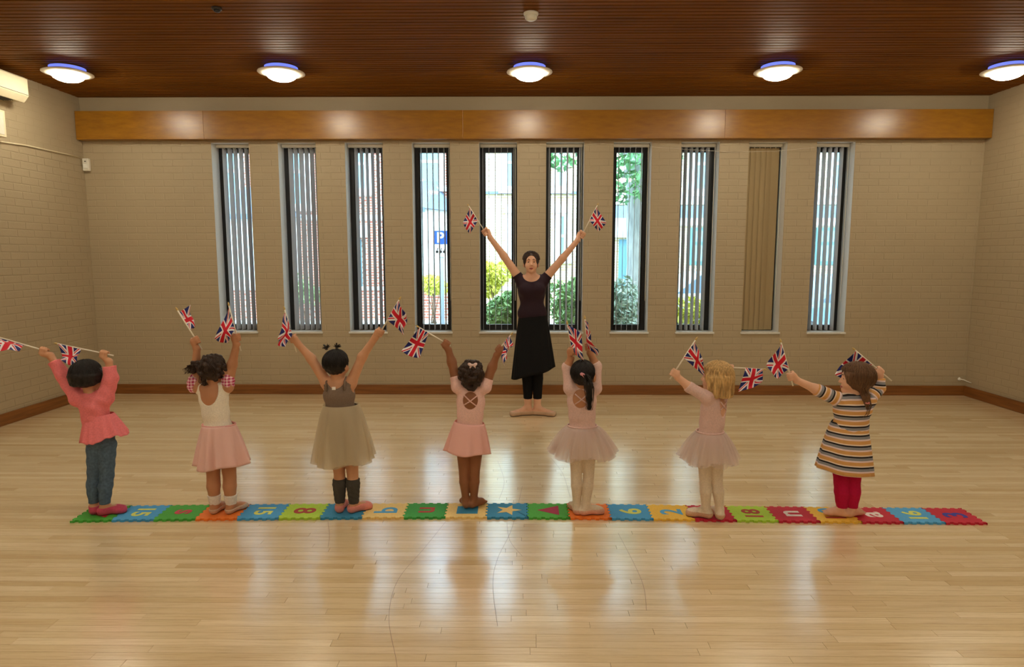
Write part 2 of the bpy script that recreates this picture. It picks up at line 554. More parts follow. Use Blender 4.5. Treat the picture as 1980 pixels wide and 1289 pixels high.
for i, (x0, x1) in enumerate(OPEN):
    w = structure(bpy.data.objects.new(f'window_{i + 1}', None)); w.location = ((x0 + x1) / 2, WALL_Y + 0.2, W_SILL); COL.objects.link(w)
    fw = 0.052
    f = MB()
    f.box(x0, x0 + fw, FR_Y0, FR_Y1, W_SILL, W_TOP).box(x1 - fw, x1, FR_Y0, FR_Y1, W_SILL, W_TOP)
    f.box(x0 + fw, x1 - fw, FR_Y0, FR_Y1, W_SILL, W_SILL + 0.07).box(x0 + fw, x1 - fw, FR_Y0, FR_Y1, W_TOP - 0.085, W_TOP)
    f.build('window_frame', M_BLACK, w, bevel=0.003)
    bead = MB()
    s = 0.012
    bead.box(x0 + fw, x0 + fw + s, FR_Y0 + 0.012, FR_Y1 - 0.02, W_SILL + 0.07, W_TOP - 0.085).box(x1 - fw - s, x1 - fw, FR_Y0 + 0.012, FR_Y1 - 0.02, W_SILL + 0.07, W_TOP - 0.085)
    bead.build('glazing_bead', M_BLACK, w)
    MB().box(x0 + fw, x1 - fw, FR_Y0 + 0.024, FR_Y0 + 0.03, W_SILL + 0.07, W_TOP - 0.085).build('pane', M_GLASS, w)
    MB().box(x0 - 0.012, x1 + 0.012, WALL_Y - 0.022, FR_Y0, W_SILL - 0.018, W_SILL + 0.004).build('window_sill', M_GREY_SILL, w, bevel=0.003)
    bl = thing('vertical_blind', 'grey vertical blind ' + blind_look[i], 'blind', ((x0 + x1) / 2, WALL_Y + 0.13, W_TOP), 'vertical blinds in the slit windows')
    if i == 8:
        bl['label'] = 'vertical blind coloured beige for the warm room light, the only one fully closed'
    MB().box(x0 + 0.006, x1 - 0.006, WALL_Y + 0.108, WALL_Y + 0.152, W_TOP - 0.036, W_TOP - 0.002).build('headrail', M_WHITE_PL, bl, bevel=0.003)
    nv = 6
    va, vb = (x0 + 0.085, x1 - 0.012) if i < 4 else ((x0 + 0.035, x1 - 0.035) if i < 6 else ((x0 + 0.012, x1 - 0.085) if i != 8 else (x0 + 0.004, x1 - 0.03)))
    for k in range(nv):
        a = math.radians(vane_angle[i] + rng.uniform(-3, 3))
        ex_ = abs(math.cos(a)) * 0.0445
        cx = va + ex_ + (vb - va - 2 * ex_) * k / (nv - 1)
        cy = WALL_Y + 0.130 + (0.0018 * k if i == 8 else 0)
        hw = 0.0445
        zt, zb = W_TOP - 0.045, W_SILL + 0.012 + rng.uniform(0, 0.004)
        vs, fs = [], []
        nseg = 6
        for r in range(nseg + 1):
            t = r / nseg - 0.5
            bow = 0.004 * (1 - 4 * t * t)
            px_, py_ = cx + math.cos(a) * 2 * hw * t - math.sin(a) * bow, cy + math.sin(a) * 2 * hw * t + math.cos(a) * bow
            for q, th in ((zt, 0.0004), (zb, 0.0004), (zb, -0.0004), (zt, -0.0004)):
                vs.append((px_ - math.sin(a) * th, py_ + math.cos(a) * th, q))
            if r:
                n = 4 * r
                fs += [(n - 4, n, n + 1, n - 3), (n - 3, n + 1, n + 2, n - 2), (n - 2, n + 2, n + 3, n - 1), (n - 1, n + 3, n, n - 4)]
        vane = mesh_obj('vane', vs, fs, M_VANE if i != 8 else M_VANE_WARM_LIT, bl, smooth=False)
        MB().box(cx - 0.004, cx + 0.004, cy - 0.004, cy + 0.004, zt - 0.004, W_TOP - 0.034).build('hook', M_WHITE_PL, vane)
    MB().tube([(x1 - 0.02, WALL_Y + 0.10, W_TOP - 0.03), (x1 - 0.018, WALL_Y + 0.098, W_SILL + 0.36)], 0.0035, 6).build('wand', M_WHITE_PL, bl)

# ------------------------------------------------------------------ ceiling lamps
M_DIFF = emit('lamp_diffuser', (1.0, 0.89, 0.68), LAMP_STRENGTH)
M_BLUE = emit('lamp_blue_ring', (0.16, 0.22, 1.0), 0.9)
M_BRIM = noisy('lamp_white_brim', srgb(236, 228, 214), 0.4, 30, 0.02)
lamp_y = 6.28
lx = [at(px, 115, lamp_y).x for px in (129, 543, 1024, 1505, 1950)]
lamp_where = ['above the wall-mounted heater', 'between the lamp by the heater and the middle lamp', 'in the middle of the row, beyond the smoke detector',
              'next along from the middle lamp, towards the bare wall', 'against the bare wall without a heater']
rows = [(lamp_y, True), (3.6, False), (0.9, False), (-1.8, False)]  # rows after the first are unseen, added to light the hall
for yy, vis in rows:
    for i, x in enumerate(lx):
        lab = 'lit round saucer ceiling lamp ' + lamp_where[i] if vis else 'unseen round saucer ceiling lamp added to light the hall, behind the line of children'
        lp = thing('ceiling_lamp', lab, 'lamp', (x, yy, CEIL), 'saucer ceiling lamps')
        z = CEIL - 0.002
        MB().lathe([(0.09, 0), (0.125, -0.004), (0.14, -0.03), (0.14, -0.045)], (x, yy, z), 40).build('base', M_BRIM, lp, True)
        MB().lathe([(0.142, -0.012), (0.150, -0.014), (0.150, -0.034), (0.142, -0.036)], (x, yy, z), 40).build('upper_light_ring', M_BLUE, lp, True)
        MB().lathe([(0.138, -0.047), (0.19, -0.052), (0.212, -0.060), (0.214, -0.064), (0.208, -0.068), (0.165, -0.076), (0.135, -0.078)], (x, yy, z), 48).build('brim', M_BRIM, lp, True)
        MB().lathe([(0.138, -0.079), (0.136, -0.088), (0.12, -0.108), (0.095, -0.123), (0.06, -0.134), (0.03, -0.138), (0.005, -0.139)], (x, yy, z), 40).build('diffuser', M_DIFF, lp, True)

# smoke detector and the dark sensor on the ceiling
c = at(1027, 8, 4.95); dx, dy_ = c.x, 4.98
sd = thing('smoke_detector', 'small white round smoke detector on the slatted ceiling', 'smoke detector', (dx, dy_, CEIL))
z = CEIL - 0.002
MB().lathe([(0.054, 0), (0.054, -0.014), (0.05, -0.018)], (dx, dy_, z), 28).build('base', M_WHITE_PL, sd, True)
MB().lathe([(0.036, -0.018), (0.04, -0.03), (0.038, -0.046), (0.028, -0.052), (0.01, -0.056)], (dx, dy_, z), 28).build('sensing_chamber', M_WHITE_PL, sd, True)
for k in range(8):
    t = k * math.pi / 4
    MB().box(dx + 0.041 * math.cos(t) - 0.003, dx + 0.041 * math.cos(t) + 0.003, dy_ + 0.041 * math.sin(t) - 0.003, dy_ + 0.041 * math.sin(t) + 0.003, z - 0.044, z - 0.018).build('vent_rib', M_WHITE_PL, sd)
dx, dy_ = at(423, 0, 4.9).x, 4.86
sd = thing('ceiling_sensor', 'small dark round sensor on the slatted ceiling', 'sensor', (dx, dy_, CEIL))
MB().lathe([(0.035, 0), (0.035, -0.012), (0.028, -0.016)], (dx, dy_, z), 24).build('base', mat('dark_plastic', srgb(52, 44, 40), 0.5), sd, True)
MB().lathe([(0.024, -0.016), (0.02, -0.028), (0.006, -0.032)], (dx, dy_, z), 24).build('lens', M_BLACK, sd, True)

# wall heater with its switch box, cable and corner sensor
hx0, hx1, hy0, hy1, hz0, hz1 = X_L + 0.0075, X_L + 0.20, 5.2, 6.44, at(53, 199, 6.44).z, at(52, 150, 6.44).z
ac = thing('wall_heater', 'cream box-shaped heater unit fixed high on the painted brick wall', 'heater', (X_L, 5.6, hz0))
body = MB()
prof = [(hx0, hz0 + 0.02), (hx1 - 0.05, hz0), (hx1 - 0.02, hz0 + 0.035), (hx1, hz0 + 0.06), (hx1, hz1 - 0.02), (hx1 - 0.03, hz1), (hx0, hz1)]
n = len(prof)
body.add([(x, hy0, z) for x, z in prof] + [(x, hy1, z) for x, z in prof], [tuple(range(n)), tuple(range(2 * n - 1, n - 1, -1))] + [(i, n + i, n + (i + 1) % n, (i + 1) % n) for i in range(n)])
body.build('casing', M_CREAM_PL, ac, bevel=0.005)
for k in range(5):
    MB().box(hx0 + 0.03 + k * 0.022, hx0 + 0.04 + k * 0.022, hy0 + 0.1, hy1 - 0.12, hz0 - 0.004, hz0 + 0.012).build('louvre', M_BLACK, ac)
MB().box(hx1 - 0.004, hx1 + 0.003, hy0 + 0.01, hy1 - 0.01, hz0 + 0.066, hz0 + 0.07).build('seam', mat('dark_plastic'), ac)
sw = thing('switch_box', 'cream switch box on the wall below the heater', 'switch box', (X_L, 5.6, 2.4))
MB().box(X_L + 0.0075, X_L + 0.075, 5.98, 6.28, at(12, 266, 6.28).z, at(12, 214, 6.28).z).build('box_body', M_CREAM_PL, sw, bevel=0.006)
MB().box(X_L + 0.075, X_L + 0.08, 6.01, 6.25, at(12, 262, 6.28).z, at(12, 218, 6.28).z).build('cover_plate', M_WHITE_PL, sw, bevel=0.002)
pc = at(165, 318, WALL_Y - 0.05)
cb = [Vector((X_L + 0.012, yv, at(pxx, pyy, yv).z)) for yv, pxx, pyy in ((6.2, 0, 272), (6.6, 44, 281), (7.0, 97, 293), (7.41, 150, 304))]
tag(MB().tube(cb, 0.007, 8).build('wall_cable', M_CREAM_PL, None, True), 'thin cream cable running along the wall from below the heater', 'cable')
ss = thing('corner_sensor', 'small white motion sensor in the corner beside the pelmet end', 'sensor', (X_L + 0.05, WALL_Y, pc.z))
MB().box(pc.x - 0.036, pc.x + 0.036, WALL_Y - 0.05, WALL_Y - 0.0075, pc.z - 0.07, pc.z + 0.07).build('sensor_case', M_WHITE_PL, ss, bevel=0.008)
MB().box(pc.x - 0.024, pc.x + 0.024, WALL_Y - 0.058, WALL_Y - 0.049, pc.z - 0.045, pc.z + 0.005).build('lens', noisy('sensor_lens', srgb(240, 238, 230), 0.3, 90, 0.04), ss, bevel=0.004)
MB().box(pc.x - 0.008, pc.x + 0.008, WALL_Y - 0.053, WALL_Y - 0.049, pc.z + 0.03, pc.z + 0.04).build('indicator', mat('dark_plastic'), ss)
pw = at(1856, 733, WALL_Y - 0.02); pw2 = at(1878, 740, WALL_Y - 0.12)
lead = thing('wall_lead', 'short white cable stub poking from the wall near the skirting', 'cable', (pw.x, WALL_Y, pw.z))
MB().tube([(pw.x, WALL_Y - 0.008, pw.z), (pw.x + 0.02, WALL_Y - 0.05, pw.z), (pw2.x, WALL_Y - 0.12, pw2.z)], 0.006, 8).build('cable_end', M_WHITE_PL, lead, True)
MB().lathe([(0.02, 0), (0.02, 0.008), (0.012, 0.014)], (pw.x, WALL_Y - 0.0075, pw.z), 16, (0, -1, 0)).build('outlet_plate', M_WHITE_PL, lead, True)
# thin string pinned across the wall above the windows
pts = []
for px_, py_ in ((1140, 276), (1250, 283), (1330, 289), (1420, 294), (1500, 292), (1575, 285)):
    p = at(px_, py_, WALL_Y - 0.012); pts.append(p)
tag(MB().tube(pts, 0.0015, 5).build('pinned_string', M_WHITE_PL), 'thin white string drooping across the tops of the slit windows', 'string')

# ------------------------------------------------------------------ the street outside
M_PAVE = noisy('pavement_slabs', srgb(176, 172, 164), 0.8, 8, 0.1)
M_ROAD = noisy('asphalt', srgb(120, 122, 126), 0.85, 30, 0.12)
M_EARTH = noisy('planting_bed', srgb(92, 84, 60), 0.9, 14, 0.2)
structure(MB().box(-26, 26, WALL_Y + WALL_T, 9.6, -0.25, -0.02).build('ground_bed', M_EARTH))
structure(MB().box(-26, 26, 9.6, 11.2, -0.25, -0.03).build('pavement_near', M_PAVE))
structure(MB().box(-26, 26, 11.2, 16.2, -0.25, -0.12).build('road', M_ROAD))
structure(MB().box(-26, 26, 16.2, 30, -0.25, -0.03).build('pavement_far', M_PAVE))

def brick_mat(name, c1, c2, mortar):
    m = mat(name, c1, 0.8)
    g = Nodes(m)
    n = g.new('ShaderNodeTexBrick')
    sep = g.new('ShaderNodeSeparateXYZ'); g.put(sep.inputs[0], g.pos())
    cmb = g.new('ShaderNodeCombineXYZ'); g.put(cmb.inputs[0], g.math('ADD', sep.outputs[0], sep.outputs[1])); g.put(cmb.inputs[1], sep.outputs[2])
    g.put(n.inputs['Vector'], cmb.outputs[0])
    for k, v in (('Color1', c1), ('Color2', c2), ('Mortar', mortar)):
        g.put(n.inputs[k], v)
    n.inputs['Scale'].default_value = 1.0
    n.inputs['Brick Width'].default_value = 0.225; n.inputs['Row Height'].default_value = 0.075; n.inputs['Mortar Size'].default_value = 0.012
    g.put(P_(m).inputs['Base Color'], n.outputs['Color'])
    return m
M_RED = brick_mat('red_brick', srgb(166, 90, 72), srgb(186, 112, 90), srgb(216, 200, 184))
M_YEL = brick_mat('stock_brick', srgb(176, 158, 112), srgb(196, 180, 136), srgb(226, 220, 204))
M_STONE = noisy('white_stone_trim', srgb(216, 216, 210), 0.7, 12, 0.04)
M_SLATE = noisy('roof_slate', srgb(112, 128, 148), 0.6, 16, 0.15, stretch=(1, 1, 3))
M_DARKGLASS = mat('house_glass', srgb(120, 164, 176), 0.08)
M_CURTAIN = noisy('net_curtain', srgb(206, 226, 224), 0.8, 6, 0.1, stretch=(6, 1, 0.3))
M_TEAL = noisy('teal_paint', srgb(84, 128, 140), 0.5, 9, 0.05)
HY = 18.5      # house fronts

def sash_window(parent, x0, x1, z0, z1, y):
    w = MB()
    t = 0.09
    w.box(x0 - 0.12, x1 + 0.12, y - 0.10, y + 0.02, z1, z1 + 0.22).box(x0 - 0.16, x1 + 0.16, y - 0.16, y + 0.02, z0 - 0.12, z0)
    w.box(x0 - 0.1, x0, y - 0.05, y + 0.02, z0, z1).box(x1, x1 + 0.1, y - 0.05, y + 0.02, z0, z1)
    o = w.build('window', M_STONE, parent)
    s = MB()
    zm = (z0 + z1) / 2
    s.box(x0, x0 + t, y - 0.02, y + 0.03, z0, z1).box(x1 - t, x1, y - 0.02, y + 0.03, z0, z1).box(x0 + t, x1 - t, y - 0.02, y + 0.03, z0, z0 + t).box(x0 + t, x1 - t, y - 0.02, y + 0.03, z1 - t, z1)
    s.box(x0 + t, x1 - t, y - 0.03, y + 0.03, zm - 0.04, zm + 0.04)
    s.build('sash', M_STONE, o)
    for a, b_ in ((z0 + t, zm - 0.04), (zm + 0.04, z1 - t)):
        MB().box(x0 + t, x1 - t, y - 0.015, y - 0.003, a, b_).build('pane', M_DARKGLASS, o)
    return o

def house(label, x0, x1, wall_m, wins, bands, door=None, height=6.6):
    h = thing('terraced_house', label, 'house', ((x0 + x1) / 2, HY, -0.03), 'houses across the street')
    MB().box(x0, x1, HY, HY + 7, -0.03, height).build('house_wall', wall_m, h)
    MB().add([(x0, HY - 0.3, height), (x1, HY - 0.3, height), (x1, HY + 7.3, height), (x0, HY + 7.3, height), (x0, HY + 3.5, height + 2.6), (x1, HY + 3.5, height + 2.6)],
             [(0, 1, 5, 4), (2, 3, 4, 5), (0, 4, 3), (1, 2, 5), (3, 2, 1, 0)]).build('roof', M_SLATE, h)
    for z0, z1, m_ in bands:
        MB().box(x0, x1, HY - 0.07, HY + 0.01, z0, z1).build('string_course', m_, h)
    for w in wins:
        sash_window(h, *w, HY)
    if door:
        dx0, dx1 = door
        d = MB().box(dx0, dx1, HY - 0.04, HY + 0.02, -0.02, 2.1).build('door', M_TEAL, h)
        for zz in ((0.2, 0.95), (1.1, 1.9)):
            for q in (0, 1):
                a = dx0 + 0.1 + q * (dx1 - dx0 - 0.1) / 2
                MB().box(a, a + (dx1 - dx0 - 0.3) / 2, HY - 0.055, HY - 0.035, *zz).build('door_panel', M_TEAL, d)
        MB().lathe([(0.03, 0), (0.035, 0.03), (0.02, 0.05)], (dx1 - 0.12, HY - 0.04, 1.02), 14, (0, -1, 0)).build('knob', M_STONE, d, True)
        MB().box(dx0 - 0.18, dx1 + 0.18, HY - 0.22, HY, 2.15, 2.5).build('door_hood', M_STONE, h)
    return h

def bay(parent, cx, w, z_top, depth=1.0):
    """Canted bay window with a hipped slate roof."""
    y0, y1 = HY - depth, HY
    a, b_ = w / 2, w / 2 - 0.6
    base = [(cx - a, y1), (cx - b_, y0), (cx + b_, y0), (cx + a, y1)]
    bo = MB().prism(base, -0.03, z_top).build('bay_wall', M_STONE, parent)
    e = 0.15
    r = [(cx - a - e, y1), (cx - b_ - e, y0 - e), (cx + b_ + e, y0 - e), (cx + a + e, y1)]
    zt = z_top
    rv = [(x, y, zt) for x, y in r] + [(cx - 0.35, y1, zt + 0.85), (cx + 0.35, y1, zt + 0.85)]
    MB().add(rv, [(0, 1, 4), (1, 2, 5, 4), (2, 3, 5), (0, 3, 2, 1), (0, 4, 5, 3)]).build('bay_roof', M_SLATE, parent)
    MB().box(cx - b_ - 0.1, cx + b_ + 0.1, y0 - 0.2, y0 - 0.12, zt - 0.1, zt + 0.02).build('gutter', mat('grey_gutter', srgb(96, 112, 130), 0.5), parent)
    for k in range(2):
        x0 = cx - b_ + 0.12 + k * b_
        MB().box(x0, x0 + b_ - 0.24, y0 - 0.012, y0 + 0.01, 1.1, z_top - 0.35).build('pane', M_CURTAIN, bo)
        MB().box(x0 - 0.05, x0 + b_ - 0.19, y0 - 0.03, y0 + 0.005, 1.75, 1.83).build('transom', M_STONE, bo)

X = lambda px: at(px, 500, HY).x
Zy = lambda py: at(990, py, HY).z
h1 = house('red brick terraced house with white bay windows and slate bay roofs', -22, X(882), M_RED,
           [(X(425), X(470), Zy(400), Zy(260)), (X(560), X(600), Zy(400), Zy(262)), (X(688), X(716), Zy(370), Zy(262)), (X(806), X(856), Zy(362), Zy(262))],
           [(Zy(425), Zy(415), M_STONE)], (X(650), X(700)))
bay(h1, X(822), X(868) - X(776), Zy(408))
bay(h1, X(500), X(585) - X(420), Zy(420))
bay(h1, -15, 2.6, Zy(408))
h2 = house('yellow stock brick house with white sash windows facing the dancer', X(883), X(1165), M_YEL,
           [(X(975), X(1040), Zy(366), Zy(262)), (X(1074), X(1092), Zy(366), Zy(262)), (X(984), X(1030), Zy(500), Zy(412)), (X(1076), X(1096), Zy(500), Zy(412))],
           [(Zy(375), Zy(370), M_SLATE)])
h3 = house('pale brick house with teal ground floor joinery behind the tree trunk', X(1166), 24, M_YEL,
           [(X(1206), X(1236), Zy(355), Zy(262)), (X(1332), X(1372), Zy(372), Zy(262)), (X(1600), X(1640), Zy(372), Zy(262))],
           [(Zy(396), Zy(372), M_STONE), (Zy(422), Zy(398), M_SLATE), (Zy(436), Zy(422), M_STONE)], (X(1196), X(1226)))
for a_, b2 in ((1330, 1376), (1455, 1500), (1575, 1625)):
    w = MB().box(X(a_), X(b2), HY - 0.05, HY + 0.02, Zy(512), Zy(440)).build('window', M_TEAL, h3)
    MB().box(X(a_) + 0.1, X(b2) - 0.1, HY - 0.06, HY - 0.045, Zy(505), Zy(474)).build('pane', M_DARKGLASS, w)
    MB().box(X(a_) + 0.1, X(b2) - 0.1, HY - 0.06, HY - 0.045, Zy(468), Zy(446)).build('pane', M_DARKGLASS, w)

# low front garden walls with coping
for x0, x1, m_, lab in ((-22, X(905), M_RED, 'low red brick garden wall before the red house'), (X(910), 24, M_YEL, 'low pale brick garden wall before the yellow brick houses')):
    t = thing('garden_wall', lab, 'garden wall', ((x0 + x1) / 2, 16.9, -0.03))
    MB().box(x0, x1, 16.8, 17.02, -0.03, 0.75).build('wall_face', m_, t)
    MB().box(x0, x1, 16.76, 17.06, 0.75, 0.83).build('coping', M_STONE, t)

# shrubs and tree built from leaf cards with real stems
def leaf_mat(name, c1, c2):
    m = mat(name, c1, 0.5)
    g = Nodes(m)
    n = g.attr('tone')
    g.put(P_(m).inputs['Base Color'], g.mix(n, c1, c2))
    P_(m).inputs['Subsurface Weight'].default_value = 0.0
    return m
M_LF_G = leaf_mat('green_leaves', srgb(88, 128, 72), srgb(164, 194, 128))
M_LF_Y = leaf_mat('yellow_leaves', srgb(190, 196, 60), srgb(240, 236, 120))
M_LF_S = leaf_mat('grey_green_leaves', srgb(120, 140, 122), srgb(190, 204, 184))
M_LF_T = leaf_mat('tree_leaves', srgb(64, 120, 72), srgb(120, 176, 110))
M_BARK = noisy('grey_bark', srgb(156, 160, 158), 0.85, 9, 0.25, 0.5, (3, 3, 0.6))
M_TWIG = noisy('brown_twig', srgb(104, 84, 60), 0.8, 20, 0.1)
def leaves(blobs, n, size, name, m, parent):
    r2 = random.Random(len(bpy.data.objects))
    vs, fs, tn = [], [], []
    tot = sum(b_[1][0] * b_[1][1] * b_[1][2] for b_ in blobs)
    for c, r in blobs:
        for _ in range(int(n * r[0] * r[1] * r[2] / tot)):
            d = Vector((r2.gauss(0, 1), r2.gauss(0, 1), r2.gauss(0, 1))).normalized()
            k = r2.uniform(0.35, 1.0) ** 0.4
            p = Vector(c) + Vector((d.x * r[0], d.y * r[1], d.z * r[2])) * k
            if p.z < 0:
                continue
            a = Vector((r2.gauss(0, 1), r2.gauss(0, 1), r2.gauss(0, 1))).normalized()
            b_ = a.cross(Vector((r2.gauss(0, 1), r2.gauss(0, 1), r2.gauss(0, 1)))).normalized()
            s = size * r2.uniform(0.6, 1.3)
            nn = a.cross(b_) * s * 0.12
            i = len(vs)
            vs += [p - a * s, p + b_ * s * 0.42 + nn, p + a * s, p - b_ * s * 0.42 + nn]
            fs += [(i, i + 1, i + 2), (i, i + 2, i + 3)]
            t = r2.random()
            tn += [t, t]
    o = mesh_obj(name, vs, fs, m, parent)
    float_attr(o.data, 'tone', tn)
    tag(o, kind='stuff')
    return o
def shrub(label, px, py, Y, rx, rz, m, size=0.05, n=1500):
    c = at(px, py, Y)
    t = thing('shrub', label, 'shrub', (c.x, Y, -0.02), 'shrubs outside the windows')
    r3 = random.Random(int(px))
    blobs = [((c.x + r3.uniform(-.5, .5) * rx, Y + r3.uniform(-.3, .3) * rx, c.z + r3.uniform(-.5, .4) * rz), (rx * .6, rx * .55, rz * .65)) for _ in range(6)]
    leaves(blobs, n, size, 'foliage', m, t)
    for k in range(5):
        q = blobs[k][0]
        MB().tube([(c.x + (k - 2) * 0.03, Y, -0.03), ((c.x + q[0]) / 2, (Y + q[1]) / 2, q[2] * 0.55), q], [0.016, 0.011, 0.004], 6).build('stem', M_TWIG, t, True)
shrub('yellow-leaved hedge shrub seen behind the dancer\'s raised arm', 962, 538, 11.0, 0.36, 0.30, M_LF_Y)
shrub('small yellow flowering shrub behind the parking sign', 838, 548, 15.9, 0.42, 0.28, M_LF_Y)
shrub('bright green shrub filling the foot of the window beside the dancer\'s skirt', 968, 606, 9.3, 0.34, 0.32, M_LF_G)
shrub('light green rounded shrub on the far side of the dancer', 1092, 585, 9.4, 0.36, 0.42, M_LF_G)
shrub('grey-green shrub at the foot of the tree trunk', 1196, 590, 9.0, 0.30, 0.5, M_LF_S)
shrub('yellow-green rounded bush in front of the teal house windows', 1338, 606, 9.0, 0.34, 0.26, M_LF_Y)
shrub('green bush beside the red house garden wall', 590, 560, 16.2, 0.6, 0.4, M_LF_G)

t = at(1232, 500, 10.2)
tree = thing('street_tree', 'grey-barked street tree with low leafy branches outside the windows', 'tree', (t.x, 10.2, -0.02))
MB().tube([(t.x, 10.2, -0.04), (t.x - .02, 10.2, 0.3), (t.x + .03, 10.2, 1.5), (t.x - .03, 10.22, 2.8), (t.x, 10.2, 4.6), (t.x + .1, 10.2, 6.2)], [0.26, 0.21, 0.185, 0.175, 0.15, 0.09], 16).build('trunk', M_BARK, tree, True)
bls = []
for a, (ex, ey, ez) in enumerate(((-1.3, -.3, 3.3), (-.35, -.6, 2.75), (1.0, .2, 4.4), (-.9, .5, 4.6), (.5, -.6, 5.0), (.05, -.55, 3.0))):
    MB().tube([(t.x, 10.2, 2.9 + 0.25 * a), (t.x + ex * .5, 10.2 + ey * .5, ez + 0.25), (t.x + ex, 10.2 + ey, ez)], [0.06, 0.04, 0.012], 8).build('branch', M_BARK, tree, True)
    bls.append(((t.x + ex, 10.2 + ey, ez), (0.5, 0.4, 0.42)))
leaves(bls, 1600, 0.07, 'foliage', M_LF_T, tree)

# parking sign on its post
sx = at(857, 460, 13.6)
sg = thing('parking_sign', 'blue and white parking sign on a grey post by the kerb', 'sign', (sx.x, 10.9, -0.03))
SY = 10.9
ps0, ps1 = at(838, 472, SY), at(866, 446, SY)
M_BLUE_SIGN = mat('sign_blue', srgb(40, 84, 190), 0.4)
M_POST = noisy('grey_post', srgb(150, 168, 186), 0.5, 12, 0.05)
cxs = (ps0.x + ps1.x) / 2
MB().tube([(cxs + 0.01, SY + 0.03, -0.05), (cxs + 0.01, SY + 0.03, ps1.z + 0.05)], 0.038, 14).build('post', M_POST, sg, True)
plate = MB().box(ps0.x, ps1.x, SY - 0.012, SY - 0.004, ps0.z, ps1.z).build('blue_plate', M_BLUE_SIGN, sg)
pl2 = MB().box(ps0.x, ps1.x, SY - 0.012, SY - 0.004, ps0.z - 0.21, ps0.z - 0.004).build('white_plate', M_STONE, sg)

def text_mesh(s, size, m, name, parent, mtx, extrude=0.001, bold=0.0):
    cu = bpy.data.curves.new(name, 'FONT')
    cu.body = s; cu.size = size; cu.extrude = extrude; cu.offset = bold
    cu.align_x = 'CENTER'; cu.align_y = 'CENTER'
    tmp = bpy.data.objects.new(name, cu)
    COL.objects.link(tmp)
    bpy.context.view_layer.update()
    me = bpy.data.meshes.new_from_object(tmp.evaluated_get(bpy.context.evaluated_depsgraph_get()))
    bpy.data.objects.remove(tmp); bpy.data.curves.remove(cu)
    co = np.array([v.co[:] for v in me.vertices])
    mid = (co.max(0) + co.min(0)) / 2; mid[2] = 0
    me.transform(Matrix.Translation(-Vector(mid)))
    me.transform(mtx)
    me.name = name
    me.materials.clear(); me.materials.append(m)
    return link(bpy.data.objects.new(name, me), parent)
up_x = Matrix.Rotation(math.pi / 2, 4, 'X')
text_mesh('P', 0.24, M_STONE, 'letter', plate, Matrix.Translation((cxs, SY - 0.014, (ps0.z + ps1.z) / 2)) @ up_x, 0.001, 0.006)
for k in range(3):      # small pictogram of wheels and riders
    MB().lathe([(0.022, 0), (0.022, 0.003), (0.013, 0.003), (0.013, 0)], (cxs - 0.06 + k * 0.06, SY - 0.012, ps0.z - 0.125), 16, (0, -1, 0)).build('pictogram', mat('sign_black', srgb(40, 44, 52), 0.5), pl2)
    MB().tube([(cxs - 0.06 + k * 0.06, SY - 0.014, ps0.z - 0.10), (cxs - 0.045 + k * 0.06, SY - 0.014, ps0.z - 0.06)], 0.006, 6).build('pictogram', mat('sign_black'), pl2)

# parked car by the far kerb
def car(label, cx, Y, paint):
    c = thing('parked_car', label, 'car', (cx, Y, -0.12))
    L, W, zb = 4.1, 1.7, -0.12
    prof = [(-2.05, .45), (-2.0, .72), (-1.2, .88), (-.6, 1.38), (.9, 1.42), (1.6, .98), (2.0, .9), (2.05, .45), (1.75, .28), (-1.75, .28)]
    n = len(prof)
    v = [(cx + x, Y - W / 2 + (0.14 if z > 1 else 0), zb + z) for x, z in prof] + [(cx + x, Y + W / 2 - (0.14 if z > 1 else 0), zb + z) for x, z in prof]
    f = [tuple(range(n - 1, -1, -1)), tuple(range(n, 2 * n))] + [(i, (i + 1) % n, n + (i + 1) % n, n + i) for i in range(n)]
    body = MB().add(v, f).build('body', paint, c, bevel=0.05)
    g = mat('car_glass', srgb(70, 92, 108), 0.05)
    for poly in ([(-1.08, .93), (-.55, 1.32), (.1, 1.35), (.1, .95)], [(.18, .95), (.18, 1.35), (.85, 1.36), (1.4, .98)]):
        yo = lambda z: Y - W / 2 + (z - .9) * 0.27 - 0.012
        MB().add([(cx + x, yo(z), zb + z) for x, z in poly] + [(cx + x, yo(z) + 0.03, zb + z) for x, z in poly],
                 [(3, 2, 1, 0), (4, 5, 6, 7), (0, 1, 5, 4), (1, 2, 6, 5), (2, 3, 7, 6), (3, 0, 4, 7)]).build('side_window', g, c)
    for wx in (-1.3, 1.3):
        for s in (-1, 1):
            w = MB().lathe([(0.2, -.09), (0.3, -.09), (0.31, 0), (0.3, .09), (0.2, .09)], (cx + wx, Y + s * (W / 2 - 0.08), zb + 0.31), 24, (0, 1, 0)).build('wheel', M_BLACK, c, True)
            MB().lathe([(0.19, -.1), (0.16, -.095), (0.05, -.1)], (cx + wx, Y + s * (W / 2 - 0.08), zb + 0.31), 20, (0, -s * -1.0, 0)).build('hubcap', M_POST, w, True)
    MB().box(cx - 2.07, cx - 1.98, Y - .75, Y - .4, zb + .58, zb + .7).build('headlamp', M_STONE, c)
    MB().box(cx + 1.99, cx + 2.07, Y - .75, Y - .4, zb + .68, zb + .82).build('tail_lamp', mat('tail_red', srgb(170, 40, 40), 0.3), c)
    return c
car('blue-grey parked car by the kerb outside the window', X(1600) * 12.3 / HY + 0.6, 12.3, mat('blue_grey_paint', srgb(110, 140, 165), 0.2))
car('pale silver parked car across the road near the teal house', X(1370) * 15 / HY + 0.2, 15.1, mat('silver_paint', srgb(190, 200, 206), 0.2))

